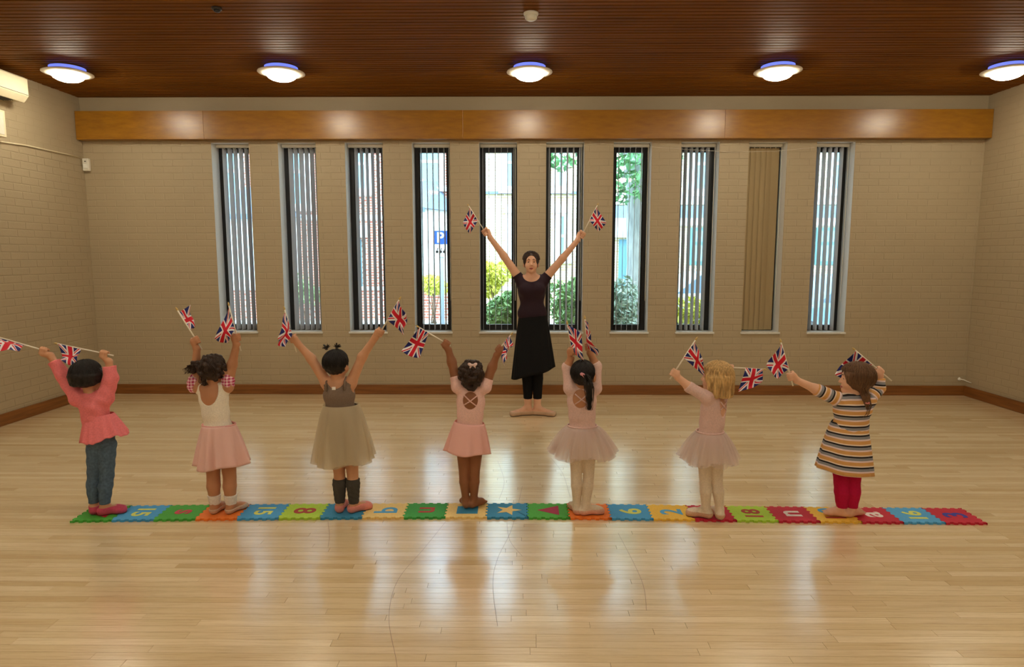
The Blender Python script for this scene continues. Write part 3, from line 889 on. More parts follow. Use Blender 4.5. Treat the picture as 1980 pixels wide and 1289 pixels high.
# ------------------------------------------------------------------ foam play tiles
TS_X, TS_Y, EDGE = 0.2625, 0.237, 0.012
TILE_C = dict(green=srgb(74, 168, 58), blue=srgb(72, 160, 214), orange=srgb(240, 126, 42), lime=srgb(176, 212, 62), cream=srgb(238, 206, 130), deep=srgb(52, 140, 182),
              dgreen=srgb(58, 158, 66), yellow=srgb(244, 196, 72), red=srgb(198, 34, 58), white=srgb(236, 226, 220), ink=srgb(56, 64, 160), pink=srgb(206, 66, 84), rust=srgb(176, 64, 52),
              lemon=srgb(222, 226, 110), sky=srgb(84, 168, 220), wine=srgb(166, 40, 74))
def foam(c):
    return noisy('foam_' + c, TILE_C[c], 0.75, 90, 0.06, 0.15)
TILES = [('green', 'tri', 'red', 0), ('blue', '15', 'lemon', -1), ('green', 's', 'pink', -1), ('orange', None, None, 0), ('blue', '15', 'lemon', -1), ('lime', '8', 'rust', -1), ('deep', None, None, 0),
         ('cream', 'q', 'sky', -1), ('dgreen', 'n', 'rust', -1), ('cream', 'square', 'deep', 0), ('deep', 'star', 'cream', 0), ('green', 'tri', 'wine', 0), ('orange', None, None, 0), ('blue', '9', 'lemon', -1),
         ('yellow', '2', 'sky', 1), ('red', None, None, 0), ('lime', '18', 'rust', 1), ('red', 'n', 'white', 1), ('yellow', '10', 'sky', 1), ('red', 'a', 'white', 1), ('sky', '16', 'lemon', 1), ('red', '3', 'ink', 1)]
NAMES = ['green foam tile with a red triangle at the end of the row, under pink shoes', 'blue foam tile with lemon 15 beside the green triangle end tile', 'green foam tile with a pink letter s',
         'orange foam tile under the child in white socks', 'blue foam tile with lemon 15 beside the lime 8 tile', 'lime foam tile with a rust-red figure 8', 'plain blue foam tile under the child in grey leg warmers',
         'cream foam tile with a blue letter q', 'green foam tile with a rust letter n', 'cream foam tile with a blue square under bare feet', 'blue foam tile with a cream star',
         'green foam tile with a dark red triangle beside the star tile', 'orange foam tile under the child with the long ponytail', 'blue foam tile with a lemon figure 9', 'yellow foam tile with a blue figure 2',
         'dark red foam tile under the blonde child', 'lime foam tile with rust-red number 18', 'dark red foam tile with a white letter n', 'yellow foam tile with a 1 in red under the striped dress',
         'dark red foam tile with a white letter a', 'light blue foam tile with a lemon 16', 'red foam tile with an ink-blue 3 at the end of the row']
def toothed(p0, p1, inward, n, phase, depth=EDGE):
    """One side of a jigsaw tile: square teeth between p0 and p1."""
    out = []
    for k in range(2 * n):
        a, b_ = k / (2 * n), (k + 1) / (2 * n)
        off = inward * (depth if (k + phase) % 2 else 0.0)
        g = 0.006
        out += [p0.lerp(p1, a + (0 if k == 0 else g)) + off, p0.lerp(p1, b_ - (0 if k == 2 * n - 1 else g)) + off]
    return out
front = [(135, 1011), (180, 1010), (510, 1006), (905, 1003.5), (1210, 1006), (1455, 1011), (1870, 1015), (1910, 1015.5)]
fx = [p[0] for p in front]; fy = [p[1] for p in front]
def front_pt(px):
    return ground(px, float(np.interp(px, fx, fy)), 0.0)
seq = [front_pt(135 + 1775 * k / 22) for k in range(23)]
# smooth the run so neighbouring tiles meet
run = [sum((seq[max(0, min(22, i + j))] for j in (-2, -1, 0, 1, 2)), Vector()) / 5 if 1 < i < 21 else seq[i] for i in range(23)]
text_cache = {}
for i, (cc, glyph, gc, turn) in enumerate(TILES):
    a, b_ = run[i], run[i + 1]
    along = (b_ - a); w = along.length; along.normalize()
    away = Vector((-along.y, along.x, 0))
    c = (a + b_) / 2 + away * TS_Y / 2
    t = thing('foam_tile', NAMES[i], 'play mat', (c.x, c.y, 0), 'jigsaw foam tiles in a row')
    hw, hd = w / 2 - 0.0006, TS_Y / 2
    A, B, C_, D_ = Vector((-hw, -hd, 0)), Vector((hw, -hd, 0)), Vector((hw, hd, 0)), Vector((-hw, hd, 0))
    poly = toothed(A, B, Vector((0, 1, 0)), 5, 0) + toothed(B, C_, Vector((0 if i == 21 else 0.0, 0, 0)), 1, 0)
    poly = toothed(A, B, Vector((0, 1, 0)), 5, 0)
    # right side: own teeth reach in; the neighbour's teeth fill them
    poly += [B + Vector((-EDGE * (k % 2), 0, 0)) + Vector((0, 2 * hd, 0)) * u for k in range(10) for u in ((k + 0.06) / 10, (k + 0.94) / 10)] if True else []
    poly += toothed(C_, D_, Vector((0, -1, 0)), 5, 0)
    if i:
        poly += [D_ + Vector((-(EDGE - 0.0016) * (k % 2 == 0), 0, 0)) - Vector((0, 2 * hd, 0)) * u for k in range(10) for u in ((k + 0.1) / 10, (k + 0.9) / 10)]
    else:
        poly += [D_ + Vector((EDGE * (k % 2), 0, 0)) - Vector((0, 2 * hd, 0)) * u for k in range(10) for u in ((k + 0.06) / 10, (k + 0.94) / 10)]
    R = Matrix(((along.x, away.x, 0, c.x), (along.y, away.y, 0, c.y), (0, 0, 1, 0), (0, 0, 0, 1)))
    mb = MB()
    n = len(poly)
    mb.add([R @ Vector((p.x, p.y, 0.0006)) for p in poly] + [R @ Vector((p.x, p.y, MAT_T)) for p in poly],
           [tuple(range(n - 1, -1, -1)), tuple(range(n, 2 * n))] + [(k, (k + 1) % n, n + (k + 1) % n, n + k) for k in range(n)])
    mb.build('tile_body', foam(cc), t)
    zt = MAT_T + 0.0004
    if glyph == 'square':
        MB().prism([(-.065, -.06), (.065, -.06), (.065, .06), (-.065, .06)], 0, 0.001)
        q = MB().prism([(-.066, -.06), (.066, -.06), (.066, .06), (-.066, .06)], 0, 0.0008)
    elif glyph == 'tri':
        q = MB().prism([(-.075, 0.0), (.062, -.075), (.062, .075)], 0, 0.0008)
    elif glyph == 'star':
        q = MB().prism([((0.085 if k % 2 == 0 else 0.034) * math.cos(k * math.pi / 5), (0.085 if k % 2 == 0 else 0.034) * math.sin(k * math.pi / 5)) for k in range(10)], 0, 0.0008)
    else:
        q = None
    if q is not None:
        mesh_obj('inlay', [R @ Vector((x, y, z + zt)) for x, y, z in q.v], q.f, foam(gc), t)
    elif glyph == '10':
        for ch, dyo, col in (('1', -0.055, 'rust'), ('0', 0.05, 'sky')):
            text_mesh(ch, 0.17, foam(col), 'inlay', t, R @ Matrix.Translation((-0.005, dyo, zt)) @ Matrix.Rotation(math.pi / 2, 4, 'Z'), 0.0005, 0.004)
    elif glyph:
        sz = 0.185 if len(glyph) == 1 and glyph.isdigit() else (0.15 if len(glyph) == 2 else 0.2)
        text_mesh(glyph, sz, foam(gc), 'inlay', t, R @ Matrix.Translation((0, 0, zt)) @ Matrix.Rotation(turn * math.pi / 2, 4, 'Z'), 0.0005, 0.004)

# ------------------------------------------------------------------ smooth solids for figures (signed distance fields)
class SDF:
    def __init__(self, lo, hi, h):
        self.h = h
        self.lo = np.array(lo, dtype=np.float64) - 3 * h
        self.n = np.ceil((np.array(hi) - self.lo) / h).astype(int) + 4
        self.d = np.full(self.n, 1.0, dtype=np.float32)
    def window(self, lo, hi, pad):
        a = np.maximum(((np.array(lo) - pad - self.lo) / self.h).astype(int), 0)
        b = np.minimum(((np.array(hi) + pad - self.lo) / self.h).astype(int) + 2, self.n)
        if np.any(b <= a):
            return None, None
        ax = [(self.lo[k] + self.h * np.arange(a[k], b[k])).astype(np.float32) for k in range(3)]
        return tuple(slice(a[k], b[k]) for k in range(3)), (ax[0][:, None, None], ax[1][None, :, None], ax[2][None, None, :])
    def put(self, sl, v, k, sub=False):
        d = self.d[sl]
        if sub:
            v = -v
            if k > 0:
                h = np.maximum(k - np.abs(d - v), 0) / k
                self.d[sl] = np.maximum(d, v) + h * h * k * 0.25
            else:
                self.d[sl] = np.maximum(d, v)
        elif k > 0:
            h = np.maximum(k - np.abs(d - v), 0) / k
            self.d[sl] = np.minimum(d, v) - h * h * k * 0.25
        else:
            self.d[sl] = np.minimum(d, v)
    def add(self, pr, grow=0.0):
        kind, k = pr[0], pr[-1]
        sub = kind.startswith('-')
        kind = kind.lstrip('-')
        if kind in ('cap', 'cut'):
            a, b, ra, rb = np.array(pr[1]), np.array(pr[2]), pr[3] + grow, pr[4] + grow
            r = max(ra, rb)
            sl, g = self.window(np.minimum(a, b) - r, np.maximum(a, b) + r, 0.03 + k)
            if sl is None:
                return
            ba = b - a
            L2 = float(ba @ ba) + 1e-12
            px, py, pz = g[0] - a[0], g[1] - a[1], g[2] - a[2]
            t0 = (px * ba[0] + py * ba[1] + pz * ba[2]) / L2
            t = np.clip(t0, 0, 1)
            v = np.sqrt((px - t * ba[0]) ** 2 + (py - t * ba[1]) ** 2 + (pz - t * ba[2]) ** 2) - (ra + (rb - ra) * t)
            if kind == 'cut':
                v = np.maximum(v, (t0 - 1) * math.sqrt(L2))
        elif kind == 'ell':
            c, r, R = np.array(pr[1]), np.array(pr[2]) + (0 if sub else grow), pr[3]
            e = np.sqrt(((R * r[None, :]) ** 2).sum(1))
            sl, g = self.window(c - e, c + e, 0.03 + k)
            if sl is None:
                return
            px, py, pz = g[0] - c[0], g[1] - c[1], g[2] - c[2]
            q = [px * R[0, j] + py * R[1, j] + pz * R[2, j] for j in range(3)]
            k0 = np.sqrt((q[0] / r[0]) ** 2 + (q[1] / r[1]) ** 2 + (q[2] / r[2]) ** 2)
            k1 = np.sqrt((q[0] / r[0] ** 2) ** 2 + (q[1] / r[1] ** 2) ** 2 + (q[2] / r[2] ** 2) ** 2)
            v = k0 * (k0 - 1) / np.maximum(k1, 1e-6)
        elif kind == 'half':      # keep only the side opposite the normal
            p, nrm = np.array(pr[1]), np.array(pr[2])
            g = [(self.lo[j] + self.h * np.arange(self.n[j])).astype(np.float32) for j in range(3)]
            v = (g[0][:, None, None] - p[0]) * nrm[0] + (g[1][None, :, None] - p[1]) * nrm[1] + (g[2][None, None, :] - p[2]) * nrm[2]
            self.d = np.maximum(self.d, v.astype(np.float32))
            return
        self.put(sl, v.astype(np.float32), k, sub)
    def ripple(self, amp, freq):
        g = [(self.lo[j] + self.h * np.arange(self.n[j])).astype(np.float32) for j in range(3)]
        x, y, z = g[0][:, None, None], g[1][None, :, None], g[2][None, None, :]
        self.d += amp * (np.sin(freq * (x + 0.7 * z) + 3 * np.sin(freq * .3 * y)) * np.sin(freq * (0.8 * z - 0.4 * x + .5 * y))).astype(np.float32)
    def mesh(self):
        D, h = self.d, self.h
        S = D < 0
        cnt = np.zeros(np.array(S.shape) - 1, dtype=np.uint8)
        for i in (0, 1):
            for j in (0, 1):
                for k in (0, 1):
                    cnt += S[i:S.shape[0] - 1 + i, j:S.shape[1] - 1 + j, k:S.shape[2] - 1 + k]
        act = (cnt > 0) & (cnt < 8)
        I = np.argwhere(act)
        vid = np.full(act.shape, -1, dtype=np.int64)
        vid[act] = np.arange(len(I))
        V = {(i, j, k): D[I[:, 0] + i, I[:, 1] + j, I[:, 2] + k] for i in (0, 1) for j in (0, 1) for k in (0, 1)}
        acc = np.zeros((len(I), 3)); num = np.zeros(len(I))
        for axis in range(3):
            for p in (0, 1):
                for q in (0, 1):
                    c0 = [p, q]; c0.insert(axis, 0)
                    c1 = [p, q]; c1.insert(axis, 1)
                    a, b = V[tuple(c0)], V[tuple(c1)]
                    m = (a < 0) != (b < 0)
                    t = np.where(m, a / np.where(m, a - b, 1), 0)
                    pt = np.tile(np.array(c0, float), (len(I), 1)); pt[:, axis] = t
                    acc[m] += pt[m]; num[m] += 1
        P = self.lo + h * (I + acc / np.maximum(num, 1)[:, None])
        faces = []
        for axis in range(3):
            o = [a for a in range(3) if a != axis]
            s0 = [slice(1, -1)] * 3; s1 = [slice(1, -1)] * 3
            s0[axis] = slice(0, -1); s1[axis] = slice(1, None)
            A, B = S[tuple(s0)], S[tuple(s1)]
            E = np.argwhere(A != B)
            flip = A[tuple(E.T)]
            base = E.copy(); base[:, o[0]] += 1; base[:, o[1]] += 1
            quad = []
            for da, db in ((-1, -1), (0, -1), (0, 0), (-1, 0)):
                c = base.copy(); c[:, o[0]] += da; c[:, o[1]] += db
                quad.append(vid[tuple(c.T)])
            quad = np.stack(quad, 1)
            if axis == 1:
                flip = ~flip
            quad[~flip] = quad[~flip][:, ::-1]
            faces.append(quad)
        Fq = np.concatenate(faces)
        return P, Fq[(Fq >= 0).all(1)]

def prim_box(prims):
    lo, hi = np.full(3, 1e9), np.full(3, -1e9)
    for pr in prims:
        if pr[0] in ('cap', 'cut'):
            r = max(pr[3], pr[4])
            for p in (pr[1], pr[2]):
                lo = np.minimum(lo, np.array(p) - r); hi = np.maximum(hi, np.array(p) + r)
        elif pr[0] == 'ell':
            r = max(pr[2])
            lo = np.minimum(lo, np.array(pr[1]) - r); hi = np.maximum(hi, np.array(pr[1]) + r)
    return lo, hi

def sdf_object(name, prims, h, m, parent, grow=0.0, ripple=None, extra=None):
    lo, hi = prim_box(prims)
    f = SDF(lo - 0.03 - grow, hi + 0.03 + grow, h)
    for pr in prims:
        if not pr[0].startswith('-') and pr[0] != 'half':
            f.add(pr, grow)
    if ripple:
        f.ripple(*ripple)
    for pr in prims:
        if pr[0].startswith('-') or pr[0] == 'half':
            f.add(pr)
    P, Q = f.mesh()
    if extra is not None:
        n = len(P)
        P = np.concatenate([P, np.array([tuple(v) for v in extra.v])])
    me = bpy.data.meshes.new(name)
    nq = len(Q)
    ef = extra.f if extra is not None else []
    loops = list(Q.ravel()) + [i + n for t in ef for i in t] if ef else Q.ravel()
    sizes = [4] * nq + [len(t) for t in ef]
    me.vertices.add(len(P)); me.vertices.foreach_set('co', P.astype(np.float32).ravel())
    me.loops.add(len(loops)); me.loops.foreach_set('vertex_index', np.asarray(loops, dtype=np.int32))
    me.polygons.add(len(sizes))
    starts = np.concatenate([[0], np.cumsum(sizes)[:-1]]).astype(np.int32)
    me.polygons.foreach_set('loop_start', starts)
    me.polygons.foreach_set('use_smooth', np.ones(len(sizes), dtype=bool))
    me.update(calc_edges=True)
    me.validate()
    me.materials.append(m)
    return link(bpy.data.objects.new(name, me), parent)

# ------------------------------------------------------------------ people
def skin(name, rgb):
    m = noisy(name, rgb, 0.5, 14, 0.06)
    P_(m).inputs['Specular IOR Level'].default_value = 0.3
    return m
SKIN_A = skin('skin_warm', srgb(206, 152, 116))
SKIN_B = skin('skin_brown', srgb(150, 98, 66))
SKIN_C = skin('skin_fair', srgb(226, 176, 146))
SKIN_D = skin('skin_tan', srgb(190, 134, 98))
def hair_mat(name, rgb):
    m = noisy(name, rgb, 0.5, 130, 0.38, 0.4, (1, 1, 0.12))
    P_(m).inputs['Specular IOR Level'].default_value = 0.3
    return m
HAIR_BLACK = hair_mat('hair_black', srgb(30, 25, 24))
HAIR_DARK = hair_mat('hair_dark_brown', srgb(52, 36, 28))
HAIR_BLONDE = hair_mat('hair_blonde', srgb(196, 160, 106))
HAIR_BROWN = hair_mat('hair_brown', srgb(104, 74, 50))
def cloth(name, rgb, rough=0.85, bump=0.2, scale=120, amount=0.08):
    m = noisy(name, rgb, rough, scale, amount, bump)
    P_(m).inputs['Specular IOR Level'].default_value = 0.2
    return m
EYE_W = mat('eye_white', srgb(232, 228, 222), 0.2)
EYE_I = mat('eye_dark', srgb(44, 30, 22), 0.15)

KID = dict(neck=.028, chest=(.086, .064, .085), belly=(.079, .066, .08), pelvis=(.084, .070, .068), clav=.029, sh=.034, el=.027, wr=.0195, hip=.056, knee=.040, calf=.042, ank=.027,
           foot=.125, fr=.024, hand=.70, head=(1, 1, 1), ankz=.058, h=.0042)
ADULT = dict(neck=.046, chest=(.142, .095, .15), belly=(.112, .085, .13), pelvis=(.148, .10, .11), clav=.040, sh=.046, el=.036, wr=.025, hip=.080, knee=.054, calf=.056, ank=.036,
             foot=.215, fr=.033, hand=1.0, head=(1.06, 1.13, 1.2), ankz=.085, h=.0048)

c1 = lambda x, y: (x / 2.802, 570 + y / 2.802)
c2 = lambda x, y: (320 + x / 2.802, 570 + y / 2.802)
c3 = lambda x, y: (760 + x / 2.802, 370 + y / 2.802)
c4 = lambda x, y: (760 + x / 2.93, 590 + y / 2.93)
c5 = lambda x, y: (1240 + x / 3.223, 630 + y / 3.223)

def frame(phi, tilt=0.0, roll=0.0):
    F = Vector((math.sin(phi), math.cos(phi), 0)); R = Vector((math.cos(phi), -math.sin(phi), 0)); U = Vector((0, 0, 1))
    F2 = F * math.cos(tilt) + U * math.sin(tilt); U2 = U * math.cos(tilt) - F * math.sin(tilt)
    R2 = R * math.cos(roll) + U2 * math.sin(roll); U3 = U2 * math.cos(roll) - R * math.sin(roll)
    return R2, F2, U3
def cols(R, F, U):
    return np.array([[R.x, F.x, U.x], [R.y, F.y, U.y], [R.z, F.z, U.z]])
def V3(p):
    return tuple(p)

class Person:
    def __init__(self, label, cv, feet_py, joints, rad, phi, head_phi, head_tilt, skin_m, feet, z0=MAT_T, base_px=None, bare=False, leg=1.0, tw=1.0):
        self.is_kid = rad is KID
        rad = dict(rad)
        for k in ('hip', 'knee', 'calf', 'ank'):
            rad[k] *= leg if k != 'hip' else (leg + 1) / 2
        for k in ('chest', 'belly', 'pelvis'):
            rad[k] = (rad[k][0] * tw, rad[k][1] * (tw + 1) / 2, rad[k][2])
        self.cv, self.rad, self.skin = cv, rad, skin_m
        self.Y0 = ground(base_px or cv(*joints['ankL'][:2])[0], feet_py, z0).y
        J = self.J = {}
        for k, v in joints.items():
            px, py = cv(v[0], v[1])
            J[k] = at(px, py, self.Y0 + (v[2] if len(v) > 2 else 0))
        r = rad
        for s in 'LR':
            J['ank' + s].z = z0 + r['ankz']
        self.phi = math.radians(phi)
        self.R, self.F, self.U = frame(self.phi)
        self.hf = frame(math.radians(head_phi), math.radians(head_tilt))
        self.root = thing('person', label, 'person', (J['pelvis'].x, self.Y0, z0))
        self.z0 = z0
        # limbs and trunk
        spine = (J['neck'] - J['pelvis']).normalized()
        Rt = (self.R - spine * self.R.dot(spine)).normalized()
        Ft = spine.cross(Rt)
        M = self.M = cols(Rt, Ft, spine)
        self.spine, self.Rt, self.Ft = spine, Rt, Ft
        L = (J['neck'] - J['pelvis']).length
        pos = lambda t: J['pelvis'].lerp(J['neck'], t)
        kk = 0.03 if self.is_kid else 0.05
        self.trunk = [('ell', V3(pos(.72)), r['chest'], M, kk), ('ell', V3(pos(.40)), r['belly'], M, kk), ('ell', V3(pos(.06)), r['pelvis'], M, kk)]
        if not self.is_kid:
            for s in (-1, 1):
                self.trunk.append(('ell', V3(pos(.70) + Ft * .065 + Rt * s * .062), (.058, .05, .06), M, .04))
        self.clav = [('cap', V3(J['neck'] - spine * .02), V3(J['sh' + s]), r['clav'] * 1.05, r['sh'], kk) for s in 'LR']
        self.upper = {s: ('cap', V3(J['sh' + s]), V3(J['el' + s]), r['sh'], r['el'], kk * .7) for s in 'LR'}
        self.fore = {s: ('cap', V3(J['el' + s]), V3(J['wr' + s]), r['el'], r['wr'], .02) for s in 'LR'}
        self.thigh = {s: ('cap', V3(J['hip' + s]), V3(J['knee' + s]), r['hip'], r['knee'], .007) for s in 'LR'}
        self.shin = {}
        self.foot = {}
        for s in 'LR':
            k_, a_ = J['knee' + s], J['ank' + s]
            back = Vector((0, -0.006, 0)) if phi < 90 else Vector((0, 0.01, 0))
            mid = k_.lerp(a_, .32) + back
            self.shin[s] = [('cap', V3(k_), V3(mid), r['knee'], r['calf'], .004), ('cap', V3(mid), V3(a_), r['calf'], r['ank'], .004)]
            ang = math.radians(feet[s])
            d = Vector((math.sin(ang), math.cos(ang), 0)); sd = Vector((d.y, -d.x, 0))
            zf = z0 + r['fr'] * .95 + .0035
            heel = Vector((a_.x, a_.y, zf)) - d * r['foot'] * .12
            ball = heel + d * r['foot'] * .66 + Vector((0, 0, -r['fr'] * .12))
            toe = heel + d * r['foot'] * .86 + Vector((0, 0, -r['fr'] * .35))
            self.foot[s] = [('cap', V3(a_), V3(heel + Vector((0, 0, .004))), r['ank'], r['fr'] * .95, .012), ('cap', V3(heel), V3(ball), r['fr'] * .95, r['fr'] * .82, .012),
                            ('cap', V3(a_), V3(ball), r['ank'] * .85, r['fr'] * .7, .02)]
            for q in range(5):
                o = (q - 2) * r['fr'] * .42
                fw_ = (1 - .06 * abs(q - 1.2)) * (1 if bare else .97)
                self.foot[s].append(('cap', V3(ball + sd * o * .9), V3(toe + sd * o + d * r['foot'] * .03 * fw_), r['fr'] * .52, r['fr'] * (.32 if bare else .5), .003 if bare else .02))
            self.foot[s].append(('cap', V3(ball - sd * r['fr'] * .4), V3(ball + sd * r['fr'] * .4), r['fr'] * .72, r['fr'] * .66, .012))
        self.sticks = {}
    def head_prims(self):
        R, F, U = self.hf
        c = self.J['head']
        hs = self.rad['head']
        p = lambda x, y, z: V3(c + R * x * hs[0] + F * y * hs[1] + U * z * hs[2])
        e = lambda x, y, z, a, b, d, k, kind='ell': (kind, p(x, y, z), (a * hs[0], b * hs[1], d * hs[2]), cols(R, F, U), k)
        self.hp = p
        out = [e(0, -.006, .014, .066, .078, .070, .01), e(0, .020, -.034, .050, .052, .056, .03), e(0, .056, -.074, .018, .016, .014, .03)]
        for s in (-1, 1):
            out += [e(s * .031, .047, -.034, .022, .022, .022, .02), e(s * .068, -.006, -.016, .007, .016, .023, .006), e(s * .026, .064, .018, .018, .010, .007, .012)]
        out += [('cap', p(0, .066, .006), p(0, .083, -.024), .0065 * hs[0], .0095 * hs[0], .008), e(-.009, .074, -.027, .007, .008, .006, .006), e(.009, .074, -.027, .007, .008, .006, .006),
                e(0, .066, -.050, .021, .012, .006, .006), e(0, .064, -.059, .017, .012, .006, .006)]
        out.append(('cap', V3(self.J['neck'] - self.spine * .01), p(0, -.012, -.045), self.rad['neck'] * 1.15, self.rad['neck'], .02))
        for s in (-1, 1):
            out.append(e(s * .026, .084, .000, .017, .016, .011, .008, '-ell'))
        out.append(e(0, .088, -.0545, .019, .016, .0022, .003, '-ell'))
        return out
    def hand_prims(self, s, G, sd):
        """A fist closed round a stick: palm, four fingers wrapped over, thumb from the side."""
        k = self.rad['hand']
        wr = self.J['wr' + s]
        f = (G - wr)
        f = (f - sd * f.dot(sd)).normalized()
        m = sd.cross(f).normalized()
        if m.y * (1 if abs(self.phi) < 1.6 else -1) < 0:
            m = -m
        q = lambda a, b, c: V3(G + (m * a + f * b + sd * c) * k)
        out = [('cap', V3(wr), q(-.014, -.032, 0), self.rad['wr'], .019 * k, .012),
               ('cap', q(-.016, -.024, -.022), q(-.016, .010, -.024), .0125 * k, .0115 * k, .010), ('cap', q(-.016, -.026, .018), q(-.016, .010, .022), .0135 * k, .0115 * k, .010),
               ('cap', q(-.016, -.024, 0), q(-.016, .012, 0), .014 * k, .012 * k, .010)]
        for i, (ln, rr) in enumerate(((.92, .0082), (1.0, .0088), (1.05, .0090), (.96, .0086))):
            z = (i - 1.5) * .0178
            pts = [(-.016, .012), (-.001, .024 * ln), (.0165, .013 * ln), (.0135, -.005 * ln)]
            for a, b in zip(pts, pts[1:]):
                out.append(('cap', q(a[0], a[1], z), q(b[0], b[1], z), rr * k, rr * k * .93, .002))
        th = [(-.012, -.026, .026), (.006, -.030, .032), (.019, -.012, .026), (.021, .004, .018)]
        for a, b in zip(th, th[1:]):
            out.append(('cap', q(*a), q(*b), .0105 * k, .0092 * k, .003))
        return out
    def build_body(self, sticks):
        J = self.J
        prims = list(self.trunk) + list(self.clav) + self.head_prims_cached[:-3]
        for s in 'LR':
            prims += [self.upper[s], self.fore[s], self.thigh[s]] + self.shin[s] + self.foot[s] + self.hand_prims(s, J['g' + s], sticks[s])
        prims += self.head_prims_cached[-3:]
        prims.append(('half', (0, 0, self.z0 + .0006), (0.0, 0.0, -1.0), 0))
        b = sdf_object('body', prims, self.rad['h'], self.skin, self.root)
        R, F, U = self.hf
        hs = self.rad['head']
        for s in (-1, 1):
            c = Vector(self.hp(s * .026, .058, -.001))
            e = MB().lathe([(.0115 * math.sin(t) * hs[0], -.0115 * math.cos(t) * hs[0]) for t in np.linspace(.05, 3.09, 9)], c, 14, F).build('eye', EYE_W, b, True)
            lid = [(.0124 * math.sin(t) * hs[0], .0124 * math.cos(t) * hs[0]) for t in np.linspace(1.42, .04, 7)]
            MB().lathe(lid, c, 16, (F * .42 + U * .9).normalized()).build('eyelid', self.skin, e, True)
            MB().lathe([(.0056 * hs[0], 0), (.0052 * hs[0], .0012), (.003 * hs[0], .0018)], c + F * .0108 * hs[0], 12, F).build('iris', EYE_I, e, True)
        return b
    def brows_lips(self, body, hair_m, lip_m):
        for s in (-1, 1):
            MB().tube([self.hp(s * x, y, z) for x, y, z in ((.012, .0765, .019), (.024, .0755, .0235), (.040, .067, .019))], [.0022, .003, .0014], 6).build('eyebrow', hair_m, body, True)
        hs = self.rad['head']
        lp = [self.hp(x, .0775 - 12 * x * x, -.0505 - abs(x) * .1) for x in (-.020, -.010, 0, .010, .020)]
        MB().tube(lp, [.001, .0034 * hs[2], .0038 * hs[2], .0034 * hs[2], .001], 8).build('lip', lip_m, body, True)
        lp = [self.hp(x, .0760 - 12 * x * x, -.0590 + abs(x) * .25) for x in (-.018, -.009, 0, .009, .018)]
        MB().tube(lp, [.001, .0036 * hs[2], .0044 * hs[2], .0036 * hs[2], .001], 8).build('lip', lip_m, body, True)
    # clothing -------------------------------------------------------
    def sleeve(self, s, frac, fat=0.0):
        """frac 0..1 covers the upper arm, 1..2 the forearm."""
        sh, el, wr = self.J['sh' + s], self.J['el' + s], self.J['wr' + s]
        r = self.rad
        if frac <= 1:
            return [('cut', V3(sh), V3(sh.lerp(el, frac)), r['sh'] + fat, r['sh'] + (r['el'] - r['sh']) * frac + fat, .02)]
        t = frac - 1
        return [('cap', V3(sh), V3(el), r['sh'] + fat, r['el'] + fat, .02), ('cut', V3(el), V3(el.lerp(wr, t)), r['el'] + fat, r['el'] + (r['wr'] - r['el']) * t + fat, .015)]
    def garment(self, name, m, sleeves=None, bottom=0.0, neck_cut=True, scoop=None, grow=.0045, fat=0.0, ripple=None, cuts=(), clav=True):
        pr = list(self.trunk) + (list(self.clav) if clav else [])
        for s in 'LR':
            if sleeves:
                pr += self.sleeve(s, sleeves[s] if isinstance(sleeves, dict) else sleeves, fat)
        pr.append(('half', V3(self.J['pelvis'] + self.spine * bottom), V3(-self.spine)))
        if neck_cut:
            pr.append(('-cap', V3(self.J['neck'] + self.spine * .012), V3(self.J['head']), self.rad['neck'] * 1.25, self.rad['neck'] * 1.4, 0))
        if scoop:
            c, rr = scoop
            pr.append(('-ell', V3(self.J['neck'] + self.Rt * c[0] + self.Ft * c[1] + self.spine * c[2]), rr, self.M, 0))
        pr += list(cuts)
        pr = [p if p[0] != 'half' else (*p, 0) for p in pr]
        return sdf_object(name, pr, self.rad['h'] * 0.95, m, self.root, grow, ripple)
    def leg_cover(self, name, m, t0, t1, grow=.004, ripple=None, pelvis=True, both=True, foot=False):
        """t along the leg: 0 hip, 1 knee, 2 ankle."""
        out = []
        groups = [('L', 'R')] if both else [('L',), ('R',)]
        for gset in groups:
            pr = []
            if pelvis:
                pr.append(self.trunk[2])
            for s in gset:
                h_, k_, a_ = (self.J[n + s] for n in ('hip', 'knee', 'ank'))
                if t0 < 1:
                    pr.append(('cap', V3(h_.lerp(k_, t0)), V3(k_), self.rad['hip'], self.rad['knee'], .006))
                pr += self.shin[s]
                if foot:
                    pr += self.foot[s]
            s = gset[0]
            k_, a_ = self.J['knee' + s], self.J['ank' + s]
            if t0 > 1:
                pr.append(('half', V3(k_.lerp(a_, t0 - 1)), (0.0, 0.0, 1.0), 0))
            if foot:
                pr.append(('half', (0, 0, self.z0 + .0004), (0.0, 0.0, -1.0), 0))
            else:
                pr.append(('half', V3(k_.lerp(a_, t1 - 1)), (0.0, 0.0, -1.0), 0))
            out.append(sdf_object(name, pr, self.rad['h'] * .9, m, self.root, grow, ripple))
        return out
    def shoes(self, name, m, grow=.003, top=None, sole_m=None):
        for s in 'LR':
            pr = list(self.foot[s])
            z = self.z0 + (top or self.rad['ankz'] * .78)
            pr.append(('half', (0, 0, z), (0.0, 0.0, 1.0), 0))
            pr.append(('half', (0, 0, self.z0 + .0004), (0.0, 0.0, -1.0), 0))
            o = sdf_object(name, pr, self.rad['h'] * .8, m, self.root, grow)
            if sole_m:
                pr2 = list(self.foot[s][1:]) + [('half', (0, 0, self.z0 + .006), (0.0, 0.0, 1.0), 0), ('half', (0, 0, self.z0 + .0002), (0.0, 0.0, -1.0), 0)]
                sdf_object('sole', pr2, self.rad['h'] * .8, sole_m, o, grow + .0025)
